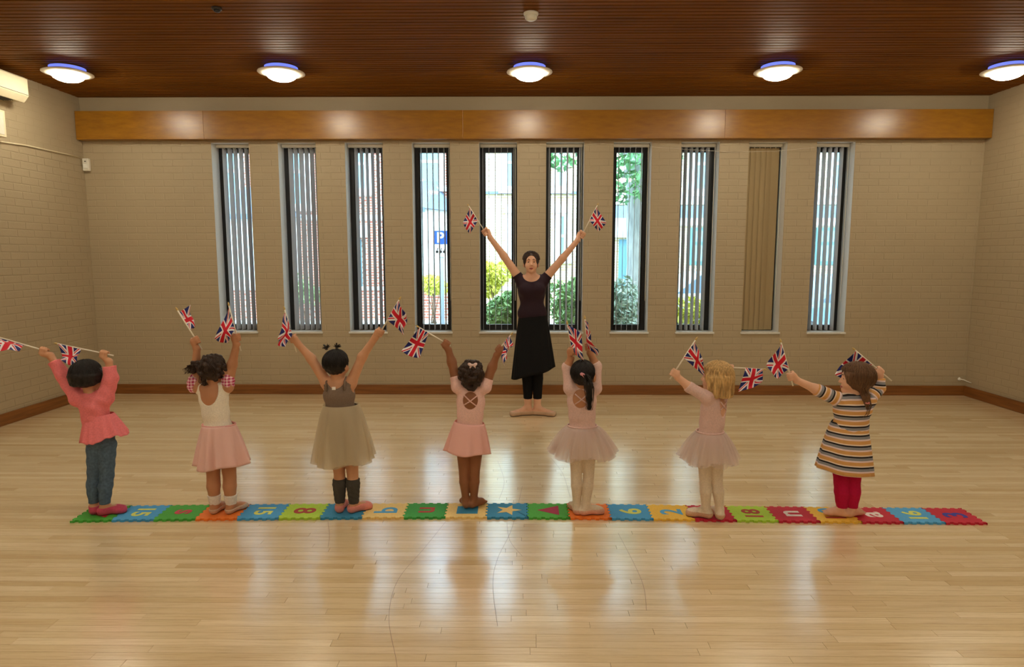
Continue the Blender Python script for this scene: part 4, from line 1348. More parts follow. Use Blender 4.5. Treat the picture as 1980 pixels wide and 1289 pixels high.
    def skirt(self, name, m, wl, wr, hl, hr, ratio=(.80, .85), pleats=22, amp=.05, power=.8, seed=1, hem_wave=.006, dip=0.0, cols_=128, rows=18, thick=.0012, back=0.0, shrink=1.0):
        r4 = random.Random(seed)
        pts = [at(*self.cv(*p), self.Y0 + back) for p in (wl, wr, hl, hr)]
        cw, ch = (pts[0] + pts[1]) / 2, (pts[2] + pts[3]) / 2
        aw, ah = (pts[1] - pts[0]) / 2, (pts[3] - pts[2]) / 2
        ph = [r4.uniform(0, 6.28) for _ in range(6)]
        vs, fs, uvs = [], [], []
        Fh = Vector((0, 1, 0))
        for j in range(rows + 1):
            t = j / rows
            tp = t ** power
            c = cw.lerp(ch, t)
            ax = aw.lerp(ah, tp) * (1 if t else 1)
            b = ax.length * (ratio[0] + (ratio[1] - ratio[0]) * t)
            for i in range(cols_):
                th = 2 * math.pi * i / cols_
                w = math.sin(pleats * th + ph[0] + 1.4 * math.sin(3 * th + ph[1])) * (.65 + .35 * math.sin(5 * th + ph[2]))
                w2 = math.sin(pleats * .5 * th + ph[3])
                k = shrink * (1 + amp * (t ** .8) * (w * .75 + w2 * .4))
                p = c + ax * math.cos(th) * k + Fh * math.sin(th) * b * k
                p = p + Vector((0, 0, (hem_wave * math.sin(4 * th + ph[4]) + hem_wave * .6 * w) * t - dip * t * math.cos(th * .5) ** 2))
                vs.append(p)
                uvs.append((i / cols_, t))
        for j in range(rows):
            for i in range(cols_):
                i2 = (i + 1) % cols_
                fs.append((j * cols_ + i, (j + 1) * cols_ + i, (j + 1) * cols_ + i2, j * cols_ + i2))
        o = mesh_obj(name, vs, fs, m, self.root, True)
        L = (cw - ch).length
        float_attr(o.data, 'stripe', [uv[1] * L for uv in uvs], 'POINT')
        if thick:
            sm = o.modifiers.new('thickness', 'SOLIDIFY'); sm.thickness = thick
        return o
    # hair -----------------------------------------------------------
    def hair(self, m, size=(.077, .088, .082), n=260, down=2.0, curl=0, drop=0.0, extra=(), seed=3, face=(.098, .058, .072), thick=.0022, tubes=None, part=False, wob=.004, front=1.15):
        r5 = random.Random(seed)
        R, F, U = self.hf
        hs = self.rad['head']
        c = self.J['head'] + U * .012 * hs[2] - F * .010 * hs[1]
        M = cols(R, F, U)
        sz = [size[i] * hs[i] for i in range(3)]
        pr = [('ell', V3(c), tuple(sz), M, .01)]
        if drop:
            for k in range(9):
                a = math.radians(-200 + k * 27.5)
                p = c + R * sz[0] * .82 * math.cos(a) + F * sz[1] * .82 * math.sin(a)
                pr.append(('cap', V3(p - U * .01), V3(p - U * drop * (0.8 if math.sin(a) > -.1 else 1)), .022, .016, .02))
        if curl:
            for _ in range(curl):
                d = Vector((r5.gauss(0, 1), r5.gauss(0, 1), r5.gauss(0, 1))).normalized()
                if d.y > .45 and d.z < .55:
                    continue
                p = c + R * d.x * sz[0] + F * d.y * sz[1] + U * d.z * sz[2]
                pr.append(('ell', V3(p), (.014, .014, .014), M, .006))
        pr += list(extra)
        pr.append(('-ell', V3(c + F * face[0] * hs[1] - U * .030 * hs[2]), (.062 * hs[0], face[1] * hs[1], face[2] * hs[2]), M, .004))
        mb = tubes or MB()
        for _ in range(n):
            al = r5.uniform(0, 2 * math.pi)
            t0, t1 = r5.uniform(.05, .9), r5.uniform(1.5, down)
            if math.sin(al) > .35:
                t1 = min(t1, front)
                t0 = min(t0, t1 - .2)
            pts, rr = [], []
            sway = r5.uniform(-.25, .25)
            lift = r5.uniform(.995, 1.045)
            for k in range(7):
                u = k / 6
                th = t0 + (t1 - t0) * u
                aa = al + sway * u + (.12 * math.sin(9 * u + al * 5) if curl else 0)
                thc = min(th, math.pi * .5 + .55) if drop else th
                p = c + (R * math.sin(thc) * math.cos(aa) * sz[0] + F * math.sin(thc) * math.sin(aa) * sz[1] + U * math.cos(thc) * sz[2]) * lift
                if drop and th > math.pi / 2:
                    p = c + (R * math.cos(aa) * sz[0] + F * math.sin(aa) * sz[1]) * lift - U * drop * (th - math.pi / 2) / max(.1, down - math.pi / 2)
                pts.append(p); rr.append(thick * (1 - .75 * u * u))
            mb.tube(pts, rr, 4, False)
        h = sdf_object('hair', pr, self.rad['h'] * 1.05, m, self.root, 0, (wob * .4, 190 if not curl else 120), mb)
        return h

UPV = Vector((0, 0, 1))
def waist_ring(p, cx, hw, py, b):
    c, e = at(*p.cv(cx, py), p.Y0), at(*p.cv(cx + hw, py), p.Y0)
    a = e.x - c.x
    return MB().tube([c + Vector((a * math.cos(t), b * math.sin(t), 0)) for t in np.linspace(0, 2 * math.pi, 40)], .005, 6, False)
def grip_dir(p, s, tip):
    """Direction of a stick from the hand to its tip."""
    return (tip - p.J['g' + s]).normalized()

# flag cloth -------------------------------------------------------
def flag_material():
    m = mat('union_flag_print', (1, 1, 1), 0.6)
    g = Nodes(m)
    sep = g.new('ShaderNodeSeparateXYZ'); g.put(sep.inputs[0], g.uv())
    x = g.math('MULTIPLY', g.math('SUBTRACT', sep.outputs[0], 0.5), 1.5)      # 3:2 flag, half-height 0.5, half-width 0.75
    y = g.math('SUBTRACT', sep.outputs[1], 0.5)
    ax, ay = g.math('ABSOLUTE', x), g.math('ABSOLUTE', y)
    less = lambda a, b: g.math('LESS_THAN', a, b)
    L = math.hypot(.75, .5)
    d1 = g.math('DIVIDE', g.math('SUBTRACT', g.math('MULTIPLY', x, .5), g.math('MULTIPLY', y, .75)), L)
    d2 = g.math('DIVIDE', g.math('ADD', g.math('MULTIPLY', x, .5), g.math('MULTIPLY', y, .75)), L)
    white_s = g.math('MAXIMUM', less(g.math('ABSOLUTE', d1), .088), less(g.math('ABSOLUTE', d2), .088))
    sgn = g.math('SIGN', x)
    e1 = g.math('MULTIPLY', d1, sgn); e2 = g.math('MULTIPLY', d2, sgn)
    band = lambda e, a, b: g.math('MULTIPLY', g.math('GREATER_THAN', e, a), less(e, b))
    red_s = g.math('MAXIMUM', band(e1, 0.0, .055), band(e2, -.055, 0.0))
    white_c = g.math('MAXIMUM', less(ax, .165), less(ay, .165))
    red_c = g.math('MAXIMUM', less(ax, .1), less(ay, .1))
    blue, white, red = srgb(34, 40, 104), srgb(232, 226, 226), srgb(204, 30, 48)
    c = g.mix(white_s, blue, white)
    c = g.mix(red_s, c, red)
    c = g.mix(white_c, c, white)
    c = g.mix(red_c, c, red)
    g.put(P_(m).inputs['Base Color'], c)
    P_(m).inputs['Specular IOR Level'].default_value = 0.2
    return m
M_FLAG = flag_material()
M_STICK = noisy('white_flag_stick', srgb(232, 224, 206), 0.5, 20, 0.04)
M_TIP = mat('gold_tip', srgb(206, 176, 104), 0.35)
def flag(label, p, s, top, tail, A, B, C_, D_, wave=.012, seed=0, curl=.02):
    """top and the cloth corners are (x, y, dy): A, B on the stick side (tip end first), C, D the free side."""
    cv, Y = p.cv, p.Y0
    pt = lambda q: at(*cv(q[0], q[1]), Y + p.dyg[s] + (q[2] if len(q) > 2 else 0))
    G = p.J['g' + s]
    tip = pt(top)
    d = (tip - G).normalized()
    f = thing('hand_flag', label, 'flag', V3(G), 'small flags waved on sticks')
    MB().tube([G - d * tail, tip], [.0044, .0042], 8).build('stick', M_STICK, f, True)
    MB().lathe([(.0045, 0), (.006, .006), (.004, .016), (.0008, .024)], tip, 10, d).build('tip', M_TIP, f, True)
    a, b, c, e = pt(A), pt(B), pt(C_), pt(D_)
    # keep the hoist edge on the stick
    ta = max((a - G).dot(d), .03); tb = max((b - G).dot(d), .02)
    a2, b2 = G + d * ta, G + d * tb
    c, e = c + (b2 - b) * .5, e + (a2 - a) * .5
    a, b = a2, b2
    nu, nv = 30, 20
    nrm = (e - a).cross(b - a).normalized()
    if nrm.y > 0:
        nrm = -nrm
    vs, uv, fs = [], [], []
    for j in range(nv + 1):
        v = j / nv
        for i in range(nu + 1):
            u = i / nu
            q = a.lerp(b, v).lerp(e.lerp(c, v), u)
            q = q + nrm * (wave * u ** .6 * math.sin(5.2 * u + 2.4 * v + seed) + wave * .5 * u * math.sin(9 * v + 3 * u + seed * 2)) + nrm * curl * 4 * u * (1 - u) * (v - .5)
            q = q - UPV * .012 * math.sin(math.pi * v) * u
            q = q + nrm * .0036
            vs.append(q); uv.append((u, 1 - v))
    for j in range(nv):
        for i in range(nu):
            n0 = j * (nu + 1) + i
            fs.append((n0, n0 + 1, n0 + nu + 2, n0 + nu + 1))
    o = mesh_obj('flag_cloth', vs, fs, M_FLAG, f, True)
    ul = o.data.uv_layers.new(name='uv')
    for l in o.data.loops:
        ul.data[l.index].uv = uv[l.vertex_index]
    sm = o.modifiers.new('thickness', 'SOLIDIFY'); sm.thickness = .0008
    return d
def finish(p, flagsL, flagsR, hair_m, lip_m):
    p.dyg = {s: p.J['g' + s].y - p.Y0 for s in 'LR'}
    p.head_prims_cached = p.head_prims()
    dirs = {'L': flag(p=p, s='L', **flagsL), 'R': flag(p=p, s='R', **flagsR)}
    b = p.build_body(dirs)
    p.brows_lips(b, hair_m, lip_m)
    return b
LIP = mat('lips', srgb(176, 92, 84), 0.4)
LIP_D = mat('lips_dark', srgb(124, 66, 58), 0.4)

# ---- child in the pink top and jeans
p = Person('small child with black bowl-cut hair, pink frilled top and blue jeans, arms raised', c1, 992,
           dict(head=(474, 436), neck=(496, 540), shL=(424, 560), shR=(568, 560), elL=(345, 440, .02), wrL=(272, 328, .02), gL=(240, 301, .02), elR=(600, 452, .02), wrR=(590, 360, .03), gR=(566, 318, .03),
                pelvis=(545, 790), hipL=(524, 808), hipR=(576, 808), kneeL=(511, 985), kneeR=(580, 985), ankL=(512, 1165), ankR=(568, 1165, -.02)),
           KID, 18, 20, 0, SKIN_A, dict(L=-28, R=62), leg=0.8, tw=.96)
finish(p, dict(label='flag held out flat towards the painted wall by the child in jeans', top=(-25, 224), tail=.02, A=(-10, 228), B=(140, 262), C_=(105, 272, -.16), D_=(-60, 266, -.16), wave=.02, seed=1),
       dict(label='flag hanging over the black bowl-cut hair of the child in jeans', top=(312, 264), tail=.055, A=(318, 266), B=(440, 290), C_=(425, 385, -.06), D_=(335, 365, -.08), wave=.022, seed=2), HAIR_BLACK, LIP)
p.hair(HAIR_BLACK, (.084, .090, .086), 460, 2.6, drop=.052, seed=11)
M_PINKTOP = cloth('coral_pink_jersey', srgb(236, 128, 132), bump=.25)
p.garment('frilled_top', M_PINKTOP, sleeves=1.72, bottom=.03, grow=.010, fat=.003, ripple=(.003, 55))
p.skirt('frill', M_PINKTOP, (464, 655), (610, 640), (446, 792), (682, 742), (.78, .85), 16, .05, .9, 5, .010, dip=.012)
M_JEANS = cloth('blue_denim', srgb(84, 104, 124), bump=.4, scale=70, amount=.22)
p.leg_cover('jeans', M_JEANS, 0, 1.93, .008, (.0030, 60))
p.shoes('shoe', cloth('pink_slipper', srgb(206, 84, 110)), .004, .05, mat('dark_sole', srgb(70, 50, 46), .7))

# ---- child in the white leotard
p = Person('child in white leotard, gingham puff sleeves and pink chiffon skirt, dark curly hair', c2, 991,
           dict(head=(262, 402), neck=(252, 492), shL=(180, 500), shR=(335, 498), elL=(166, 385, .03), wrL=(170, 290, .03), gL=(167, 246, .03), elR=(362, 375, .02), wrR=(385, 268, .02), gR=(389, 230, .02),
                pelvis=(286, 735), hipL=(252, 815), hipR=(330, 815), kneeL=(260, 985), kneeR=(348, 985), ankL=(270, 1150), ankR=(356, 1140)),
           KID, 4, 8, 4, SKIN_D, dict(L=8, R=20), leg=0.98, tw=1.0)
finish(p, dict(label='flag with its cloth wrapped about the stick, above the child with curly side ponytail', top=(66, 84, 0), tail=.065, A=(80, 92), B=(135, 185), C_=(160, 178, .10), D_=(122, 62, .10), wave=.02, seed=3),
       dict(label='flag drooping in folds beside the first slit window, held by the child with puff sleeves', top=(344, 58), tail=.085, A=(346, 66), B=(380, 186), C_=(335, 260, -.06), D_=(265, 236, -.02), wave=.024, seed=4), HAIR_DARK, LIP)
ex = []
r6 = random.Random(5)
def blob_trail(p, pts, r, n, jit, Yoff=-.03, seed=1):
    rr = random.Random(seed); out = []
    P3 = [at(*p.cv(x, y), p.Y0 + Yoff) for x, y in pts]
    for i in range(n):
        t = i / (n - 1) * (len(P3) - 1)
        k = min(int(t), len(P3) - 2)
        q = P3[k].lerp(P3[k + 1], t - k) + Vector((rr.uniform(-jit, jit), rr.uniform(-jit, jit), rr.uniform(-jit, jit)))
        rad = r * rr.uniform(.7, 1.2)
        out.append(('ell', V3(q), (rad, rad, rad), np.eye(3), .006))
    return out
def lock(mb, p, pts, n, spread, r, Yoff=-.04, seed=2, wav=.006):
    rr = random.Random(seed)
    P3 = [at(*p.cv(x, y), p.Y0 + Yoff) for x, y in pts]
    for _ in range(n):
        off = Vector((rr.gauss(0, spread), rr.gauss(0, spread), 0))
        ph = rr.uniform(0, 6)
        mb.tube([q + off * (.5 + .5 * math.sin(math.pi * (i + .3) / len(P3))) + Vector((wav * math.sin(2.1 * i + ph), wav * math.cos(1.7 * i + ph), 0)) for i, q in enumerate(P3)], [r * (1 - .7 * i / (len(P3) - 1)) for i in range(len(P3))], 4, False)
    return mb
tb = lock(MB(), p, [(215, 380), (180, 370), (150, 380), (135, 400), (130, 425)], 40, .014, .003, -.02, 3, .012)
lock(tb, p, [(215, 400), (205, 440), (208, 470), (215, 490)], 24, .010, .003, -.06, 4, .006)
p.hair(HAIR_DARK, (.074, .084, .078), 200, 2.1, 70, extra=blob_trail(p, [(205, 375), (150, 380), (140, 410)], .019, 14, .012, -.02) + blob_trail(p, [(205, 420), (210, 480)], .014, 8, .006, -.06), seed=12, tubes=tb, thick=.003, wob=.008)
M_WHITE = cloth('white_leotard', srgb(238, 228, 212), bump=.1)
p.garment('leotard', M_WHITE, None, -.06, True, ((0, -.052, -.012), (.060, .058, .098)), .0045)
def gingham():
    m = cloth('pink_gingham', srgb(214, 90, 130))
    g = Nodes(m); sep = g.new('ShaderNodeSeparateXYZ'); g.put(sep.inputs[0], g.pos())
    f = lambda k: g.math('GREATER_THAN', g.math('FRACT', g.math('MULTIPLY', sep.outputs[k], 55.0)), 0.5)
    n = g.math('MULTIPLY', g.math('ADD', f(0), f(2)), 0.5)
    g.put(P_(m).inputs['Base Color'], g.mix(n, srgb(240, 206, 214), srgb(186, 44, 96)))
    return m
M_GING = gingham()
for s, q in (('L', (150, 486)), ('R', (338, 478))):
    c = at(*c2(*q), p.Y0)
    e = MB()
    sdf_object('puff_sleeve', [('ell', V3(c), (.036, .04, .052), np.eye(3), .0), ('ell', V3(c + Vector((.006, 0, .03))), (.028, .03, .03), np.eye(3), .02)], .004, M_GING, p.root, 0, (.004, 120))
p.skirt('chiffon_skirt', sheer('pink_chiffon', srgb(252, 214, 206), .95, translucent=.25), (204, 702), (374, 698), (172, 925), (450, 905), (.80, .80), 12, .17, .8, 6, .008)
waist_ring(p, 289, 86, 700, .071).build('waistband', cloth('pink_band', srgb(232, 170, 166)), p.root, True)
p.leg_cover('sock', cloth('white_sock', srgb(230, 222, 214)), 1.64, 2, .005, (.002, 150), False, False)
p.shoes('ballet_shoe', cloth('beige_leather', srgb(206, 176, 152), .6), .0035, .034, mat('dark_sole'))

# ---- child in the grey tulle dress
p = Person('child with two tiny spiky pigtails in taupe tulle dress and grey leg warmers', c2, 988,
           dict(head=(926, 374), neck=(934, 466), shL=(874, 478), shR=(1004, 478), elL=(790, 345, .02), wrL=(716, 262, .02), gL=(690, 238, .02), elR=(1066, 335, .02), wrR=(1138, 228, .02), gR=(1163, 205, .02),
                pelvis=(958, 735), hipL=(930, 815), hipR=(1002, 815), kneeL=(943, 975), kneeR=(1014, 975), ankL=(946, 1150), ankR=(1022, 1150, -.01)),
           KID, 4, 14, 0, SKIN_A, dict(L=-6, R=48), leg=0.86, tw=1.1)
finish(p, dict(label='narrow folded flag beside the second slit window, held by the child in tulle dress', top=(646, 80), tail=.085, A=(648, 92), B=(666, 205), C_=(640, 285, -.10), D_=(612, 235, -.13), wave=.02, seed=5),
       dict(label='flag with a pointed drooping corner, held beside the third window by the tulle dress child', top=(1266, 26), tail=.03, A=(1264, 34), B=(1212, 138), C_=(1300, 222, -.03), D_=(1300, 105, -.05), wave=.02, seed=6), HAIR_BLACK, LIP)
tb = MB()
for (bx, by), sd in (((872, 292), 1), ((930, 290), 2)):
    rr = random.Random(sd)
    b0 = at(*c2(bx, by + 6), p.Y0)
    for _ in range(26):
        d = Vector((rr.uniform(-1, 1), rr.uniform(-.8, .8), rr.uniform(-.1, 1))).normalized()
        tb.tube([b0, b0 + Vector((0, 0, .014)), b0 + Vector((0, 0, .016)) + d * .026], [.005, .004, .001], 5, False)
h = p.hair(HAIR_BLACK, (.075, .086, .078), 300, 2.05, seed=13, tubes=tb)
for bx, by in ((872, 296), (930, 294)):
    MB().lathe([(.008, -.003), (.010, 0), (.008, .003)], at(*c2(bx, by - 2), p.Y0), 12).build('hair_tie', mat('dark_plastic'), h, True)
M_TAUPE = cloth('taupe_jersey', srgb(126, 108, 94), bump=.15)
p.garment('bodice', M_TAUPE, None, .10, True, ((0, -.03, .012), (.052, .11, .052)), .005,
          cuts=[('-cap', V3(p.J['sh' + s] + UPV * .02), V3(p.J['sh' + s] + UPV * -.022 + Vector((.022 * (-1 if s == 'L' else 1), 0, 0))), .036, .036, 0) for s in 'LR'])
for s, sg_ in (('L', -1), ('R', 1)):
    q0 = p.J['neck'] + p.Rt * sg_ * .058 - p.Ft * .058 - p.spine * .03
    MB().tube([q0 - p.spine * .02, q0 + p.spine * .035 + p.Ft * .012, p.J['neck'] + p.Rt * sg_ * .055 + p.spine * .022, p.J['neck'] + p.Rt * sg_ * .055 + p.Ft * .055 - p.spine * .02], .0055, 8).build('strap', M_TAUPE, p.root, True)
MB().box(*(lambda q: (q.x - .011, q.x + .011, q.y - .003, q.y, q.z - .009, q.z + .009))(at(*c2(912, 506), p.Y0 - .067))).build('care_tag', cloth('white_tag', srgb(236, 232, 226)), p.root)
p.skirt('slip', cloth('taupe_slip', srgb(128, 116, 98)), (868, 596), (1038, 596), (893, 900), (1052, 905), (.82, .8), 6, .02, .8, 7, .002)
p.skirt('tulle_overskirt', sheer('taupe_tulle', srgb(228, 214, 186), .60, translucent=.4), (857, 592), (1045, 590), (806, 905), (1125, 885), (.84, .8), 13, .15, .75, 8, .008, thick=0)
p.skirt('tulle_underskirt', sheer('taupe_tulle'), (860, 594), (1042, 592), (822, 912), (1108, 900), (.80, .74), 17, .14, .8, 9, .010, thick=0)
M_WARM = cloth('grey_knit', srgb(74, 70, 64), bump=.5, scale=200)
p.leg_cover('leg_warmer', M_WARM, 1.12, 2, .007, (.002, 140), False, False)
p.shoes('ballet_shoe', cloth('salmon_leather', srgb(226, 142, 130), .6), .005, .046, mat('dark_sole'))

# ---- child with the bow, crossed straps
p = Person('child with bow in curly dark hair, pale pink crossed-back leotard and rose skirt, barefoot', c4, 981,
           dict(head=(443, 394), neck=(444, 482), shL=(368, 462), shR=(520, 462), elL=(332, 320, .03), wrL=(314, 252, .03), gL=(302, 216, .03), elR=(562, 350, .02), wrR=(588, 280, .02), gR=(602, 246, .02),
                pelvis=(432, 712), hipL=(400, 785), hipR=(468, 785), kneeL=(402, 950), kneeR=(462, 950), ankL=(412, 1100), ankR=(458, 1100)),
           KID, 0, 0, 4, SKIN_B, dict(L=-14, R=40), bare=True, leg=0.8, tw=1.0)
finish(p, dict(label='square flag spread flat on a slanting stick, between tulle dress and bow-haired children', top=(146, 124), tail=.03, A=(150, 127), B=(204, 154), C_=(152, 297, -.02), D_=(46, 258, -.03), wave=.014, seed=7),
       dict(label='thin drooping flag beside the dancer\'s black skirt', top=(667, 168), tail=.02, A=(664, 174), B=(630, 214), C_=(640, 350, -.10), D_=(668, 240, -.13), wave=.018, seed=8), HAIR_DARK, LIP_D)
h = p.hair(HAIR_DARK, (.073, .084, .080), 240, 2.3, 80, seed=14, thick=.003, wob=.007, extra=blob_trail(p, [(410, 450), (443, 478), (480, 450)], .017, 10, .008, -.06))
bc = at(*c4(450, 338), p.Y0 - .082)
M_BOW = cloth('pale_pink_ribbon', srgb(232, 204, 200))
for s in (-1, 1):
    sdf_object('bow_loop', [('ell', V3(bc + Vector((s * .016, 0, .003))), (.015, .008, .010), cols(*frame(0, 0, s * .5)), .004), ('ell', V3(bc + Vector((s * .012, 0, -.012))), (.007, .005, .012), cols(*frame(0, 0, s * .5)), .003)], .003, M_BOW, h)
sdf_object('bow_knot', [('ell', V3(bc - Vector((0, .004, 0))), (.007, .008, .008), np.eye(3), .0)], .0025, M_BOW, h)
M_PALE = cloth('pale_pink_lycra', srgb(238, 196, 188), .6, .08)
p.garment('leotard', M_PALE, .42, -.06, True, ((0, -.058, -.052), (.046, .05, .054)), .0045)
def cross_straps(p, m, w=.040, z0=-.018, z1=-.082, y=-.066):
    o = lambda a, b: p.J['neck'] + p.Rt * a + p.Ft * y + p.spine * b
    for s in (-1, 1):
        MB().tube([o(s * w, z0), o(0, (z0 + z1) / 2 - .004) - p.Ft * .004, o(-s * w, z1)], .0038, 8).build('strap', m, p.root, True)
cross_straps(p, M_PALE)
p.skirt('wrap_skirt', sheer('rose_chiffon', srgb(255, 208, 200), .97, translucent=.25), (350, 652), (516, 668), (293, 818), (552, 824), (.82, .82), 9, .14, .8, 10, .006, dip=.006)

# ---- child with the long ponytail
p = Person('child with long black ponytail, mauve leotard, sparkling tutu and cream tights', c4, 992,
           dict(head=(1075, 392), neck=(1068, 472), shL=(1004, 470), shR=(1144, 470), elL=(987, 350, .03), wrL=(1008, 300, .02), gL=(1016, 262, .0), elR=(1152, 345, .03), wrR=(1116, 268, .03), gR=(1104, 234, .02),
                pelvis=(1072, 722), hipL=(1044, 790), hipR=(1104, 790), kneeL=(1038, 965), kneeR=(1108, 965), ankL=(1042, 1145), ankR=(1092, 1150, -.02)),
           KID, 6, 12, 0, SKIN_D, dict(L=-8, R=72), leg=0.76, tw=1.0)
finish(p, dict(label='broad flag hanging over the ponytailed child, covering her hand', top=(988, 108), tail=.03, A=(989, 114), B=(1006, 246), C_=(1074, 316, -.04), D_=(1072, 158, -.03), wave=.012, seed=9),
       dict(label='narrow twisted flag beside the broad one above the ponytailed child', top=(1087, 78), tail=.045, A=(1088, 84), B=(1098, 205), C_=(1150, 288, -.06), D_=(1116, 140, -.11), wave=.018, seed=10), HAIR_BLACK, LIP_D)
tb = lock(MB(), p, [(1088, 392), (1102, 420), (1112, 470), (1116, 530), (1112, 592)], 60, .012, .0034, -.10, 6, .003)
h = p.hair(HAIR_BLACK, (.073, .084, .078), 260, 2.0, seed=15, tubes=tb,
           extra=[('cap', V3(at(*c4(1085, 395), p.Y0 - .07)), V3(at(*c4(1108, 450), p.Y0 - .10)), .018, .026, .02), ('cap', V3(at(*c4(1108, 450), p.Y0 - .10)), V3(at(*c4(1114, 560), p.Y0 - .10)), .026, .008, .01)])
bc = at(*c4(1088, 402), p.Y0 - .105)
M_SCR = cloth('pink_scrunchie', srgb(222, 156, 168))
sdf_object('scrunchie', [('cap', V3(bc + Vector((-.022, .0, .012))), V3(bc + Vector((.018, 0, -.012))), .008, .008, .0), ('ell', V3(bc + Vector((-.014, -.004, .016))), (.012, .006, .006), cols(*frame(0, 0, -.6)), .004)], .003, M_SCR, h, 0, (.002, 200))
M_MAUVE = cloth('mauve_lycra', srgb(220, 186, 178), .6, .08)
p.garment('leotard', M_MAUVE, 1.25, -.06, True, ((-.008, -.058, -.050), (.046, .05, .056)), .0045)
cross_straps(p, M_MAUVE)
M_TUTU = sheer('mauve_tulle', srgb(236, 220, 214), .42, translucent=.4)
for k, (hl, hr, pl) in enumerate((((888, 835), (1264, 832), 21), ((900, 846), (1250, 844), 26), ((925, 852), (1228, 850), 19))):
    p.skirt('tutu_layer', M_TUTU, (990, 680 + 2 * k), (1154, 680 + 2 * k), hl, hr, (.82, .74), pl, .14, .62, 20 + k, .014, thick=0)
waist_ring(p, 1072, 83, 680, .074).build('waistband', M_MAUVE, p.root, True)
M_TIGHTS = cloth('cream_tights', srgb(222, 204, 180), .7, .05)
p.leg_cover('tights', M_TIGHTS, 0, 2, .003, foot=True)
M_BALLET = cloth('pink_ballet_leather', srgb(220, 168, 146), .6)
p.shoes('ballet_shoe', M_BALLET, .005, .036, mat('dark_sole'))

# ---- blonde child
p = Person('blonde child with bobbed hair, mauve leotard, tulle skirt and cream tights, turned aside', c5, 1000,
           dict(head=(468, 316), neck=(458, 436), shL=(412, 446, -.045), shR=(492, 450, .05), elL=(300, 382, -.03), wrL=(226, 318, -.02), gL=(204, 292, -.02), elR=(545, 372, .13), wrR=(552, 295, .12), gR=(548, 258, .10),
                pelvis=(428, 712), hipL=(402, 780), hipR=(458, 780), kneeL=(398, 975), kneeR=(472, 975), ankL=(402, 1155), ankR=(487, 1160, -.01)),
           KID, -38, -58, 0, SKIN_C, dict(L=-66, R=4), leg=0.76, tw=1.0)
finish(p, dict(label='flag half covering the blonde child\'s face, one corner hanging by her cheek', top=(337, 88), tail=.045, A=(334, 98), B=(268, 202), C_=(408, 326, .0), D_=(384, 205, -.01), wave=.016, seed=11),
       dict(label='flag hanging below a level stick behind the blonde child\'s head', top=(760, 270), tail=.03, A=(756, 270), B=(648, 263), C_=(602, 412, -.04), D_=(758, 342, -.05), wave=.014, seed=12), HAIR_BLONDE, LIP)
p.hair(HAIR_BLONDE, (.080, .093, .085), 1000, 2.9, 0, drop=.116, seed=16, thick=.0019)
p.garment('leotard', M_MAUVE, dict(L=1.1, R=1.6), -.06, True, ((.01, -.055, -.055), (.034, .04, .060)), .0045)
cross_straps(p, M_MAUVE, .03, -.02, -.07, -.066)
for k, (hl, hr, pl) in enumerate((((240, 822), (600, 822), 20), ((252, 834), (588, 836), 25), ((275, 842), (565, 846), 18))):
    p.skirt('tutu_layer', M_TUTU, (346, 655 + 2 * k), (511, 655 + 2 * k), hl, hr, (.90, .84), pl, .14, .68, 30 + k, .014, thick=0)
waist_ring(p, 428, 84, 655, .074).build('waistband', M_MAUVE, p.root, True)
p.leg_cover('tights', M_TIGHTS, 0, 2, .003, foot=True)
p.shoes('ballet_shoe', cloth('tan_ballet_leather', srgb(208, 166, 136), .6), .005, .036, mat('dark_sole'))

# ---- child in the striped dress
p = Person('child in striped knit dress and crimson leggings, brown hair tied low, looking aside', c5, 999,
           dict(head=(1336, 326), neck=(1326, 432), shL=(1240, 462, -.02), shR=(1412, 462, .02), elL=(1085, 392, -.02), wrL=(968, 338, -.02), gL=(930, 314, -.02), elR=(1478, 385, .05), wrR=(1486, 312, .05), gR=(1484, 278, .05),
                pelvis=(1292, 745), hipL=(1246, 815), hipR=(1316, 815), kneeL=(1246, 985), kneeR=(1318, 985), ankL=(1248, 1165), ankR=(1310, 1165)),
           KID, -12, -72, 0, SKIN_C, dict(L=-72, R=64), bare=True, leg=0.9, tw=1.3)
finish(p, dict(label='flag spread wide beside the striped dress child\'s outstretched arm', top=(871, 102), tail=.06, A=(873, 112), B=(908, 268), C_=(835, 328, -.02), D_=(785, 242, -.03), wave=.012, seed=13),
       dict(label='flag tucked behind the striped dress child\'s head', top=(1332, 150), tail=.10, A=(1336, 156), B=(1440, 245), C_=(1320, 330, .03), D_=(1203, 302, .02), wave=.012, seed=14), HAIR_BROWN, LIP)
tb = lock(MB(), p, [(1375, 380), (1400, 440), (1408, 500), (1395, 545), (1380, 565)], 50, .011, .003, -.06, 8, .004)
h = p.hair(HAIR_BROWN, (.085, .100, .088), 420, 2.3, seed=17, tubes=tb,
           extra=[('cap', V3(at(*c5(1370, 360), p.Y0 - .02)), V3(at(*c5(1400, 440), p.Y0 - .055)), .03, .02, .02), ('cap', V3(at(*c5(1400, 440), p.Y0 - .055)), V3(at(*c5(1398, 535), p.Y0 - .06)), .020, .008, .02)])
MB().lathe([(.014, -.006), (.019, 0), (.014, .006)], at(*c5(1408, 478), p.Y0 - .06), 14).build('hair_tie', cloth('coral_tie', srgb(216, 136, 130)), h, True)
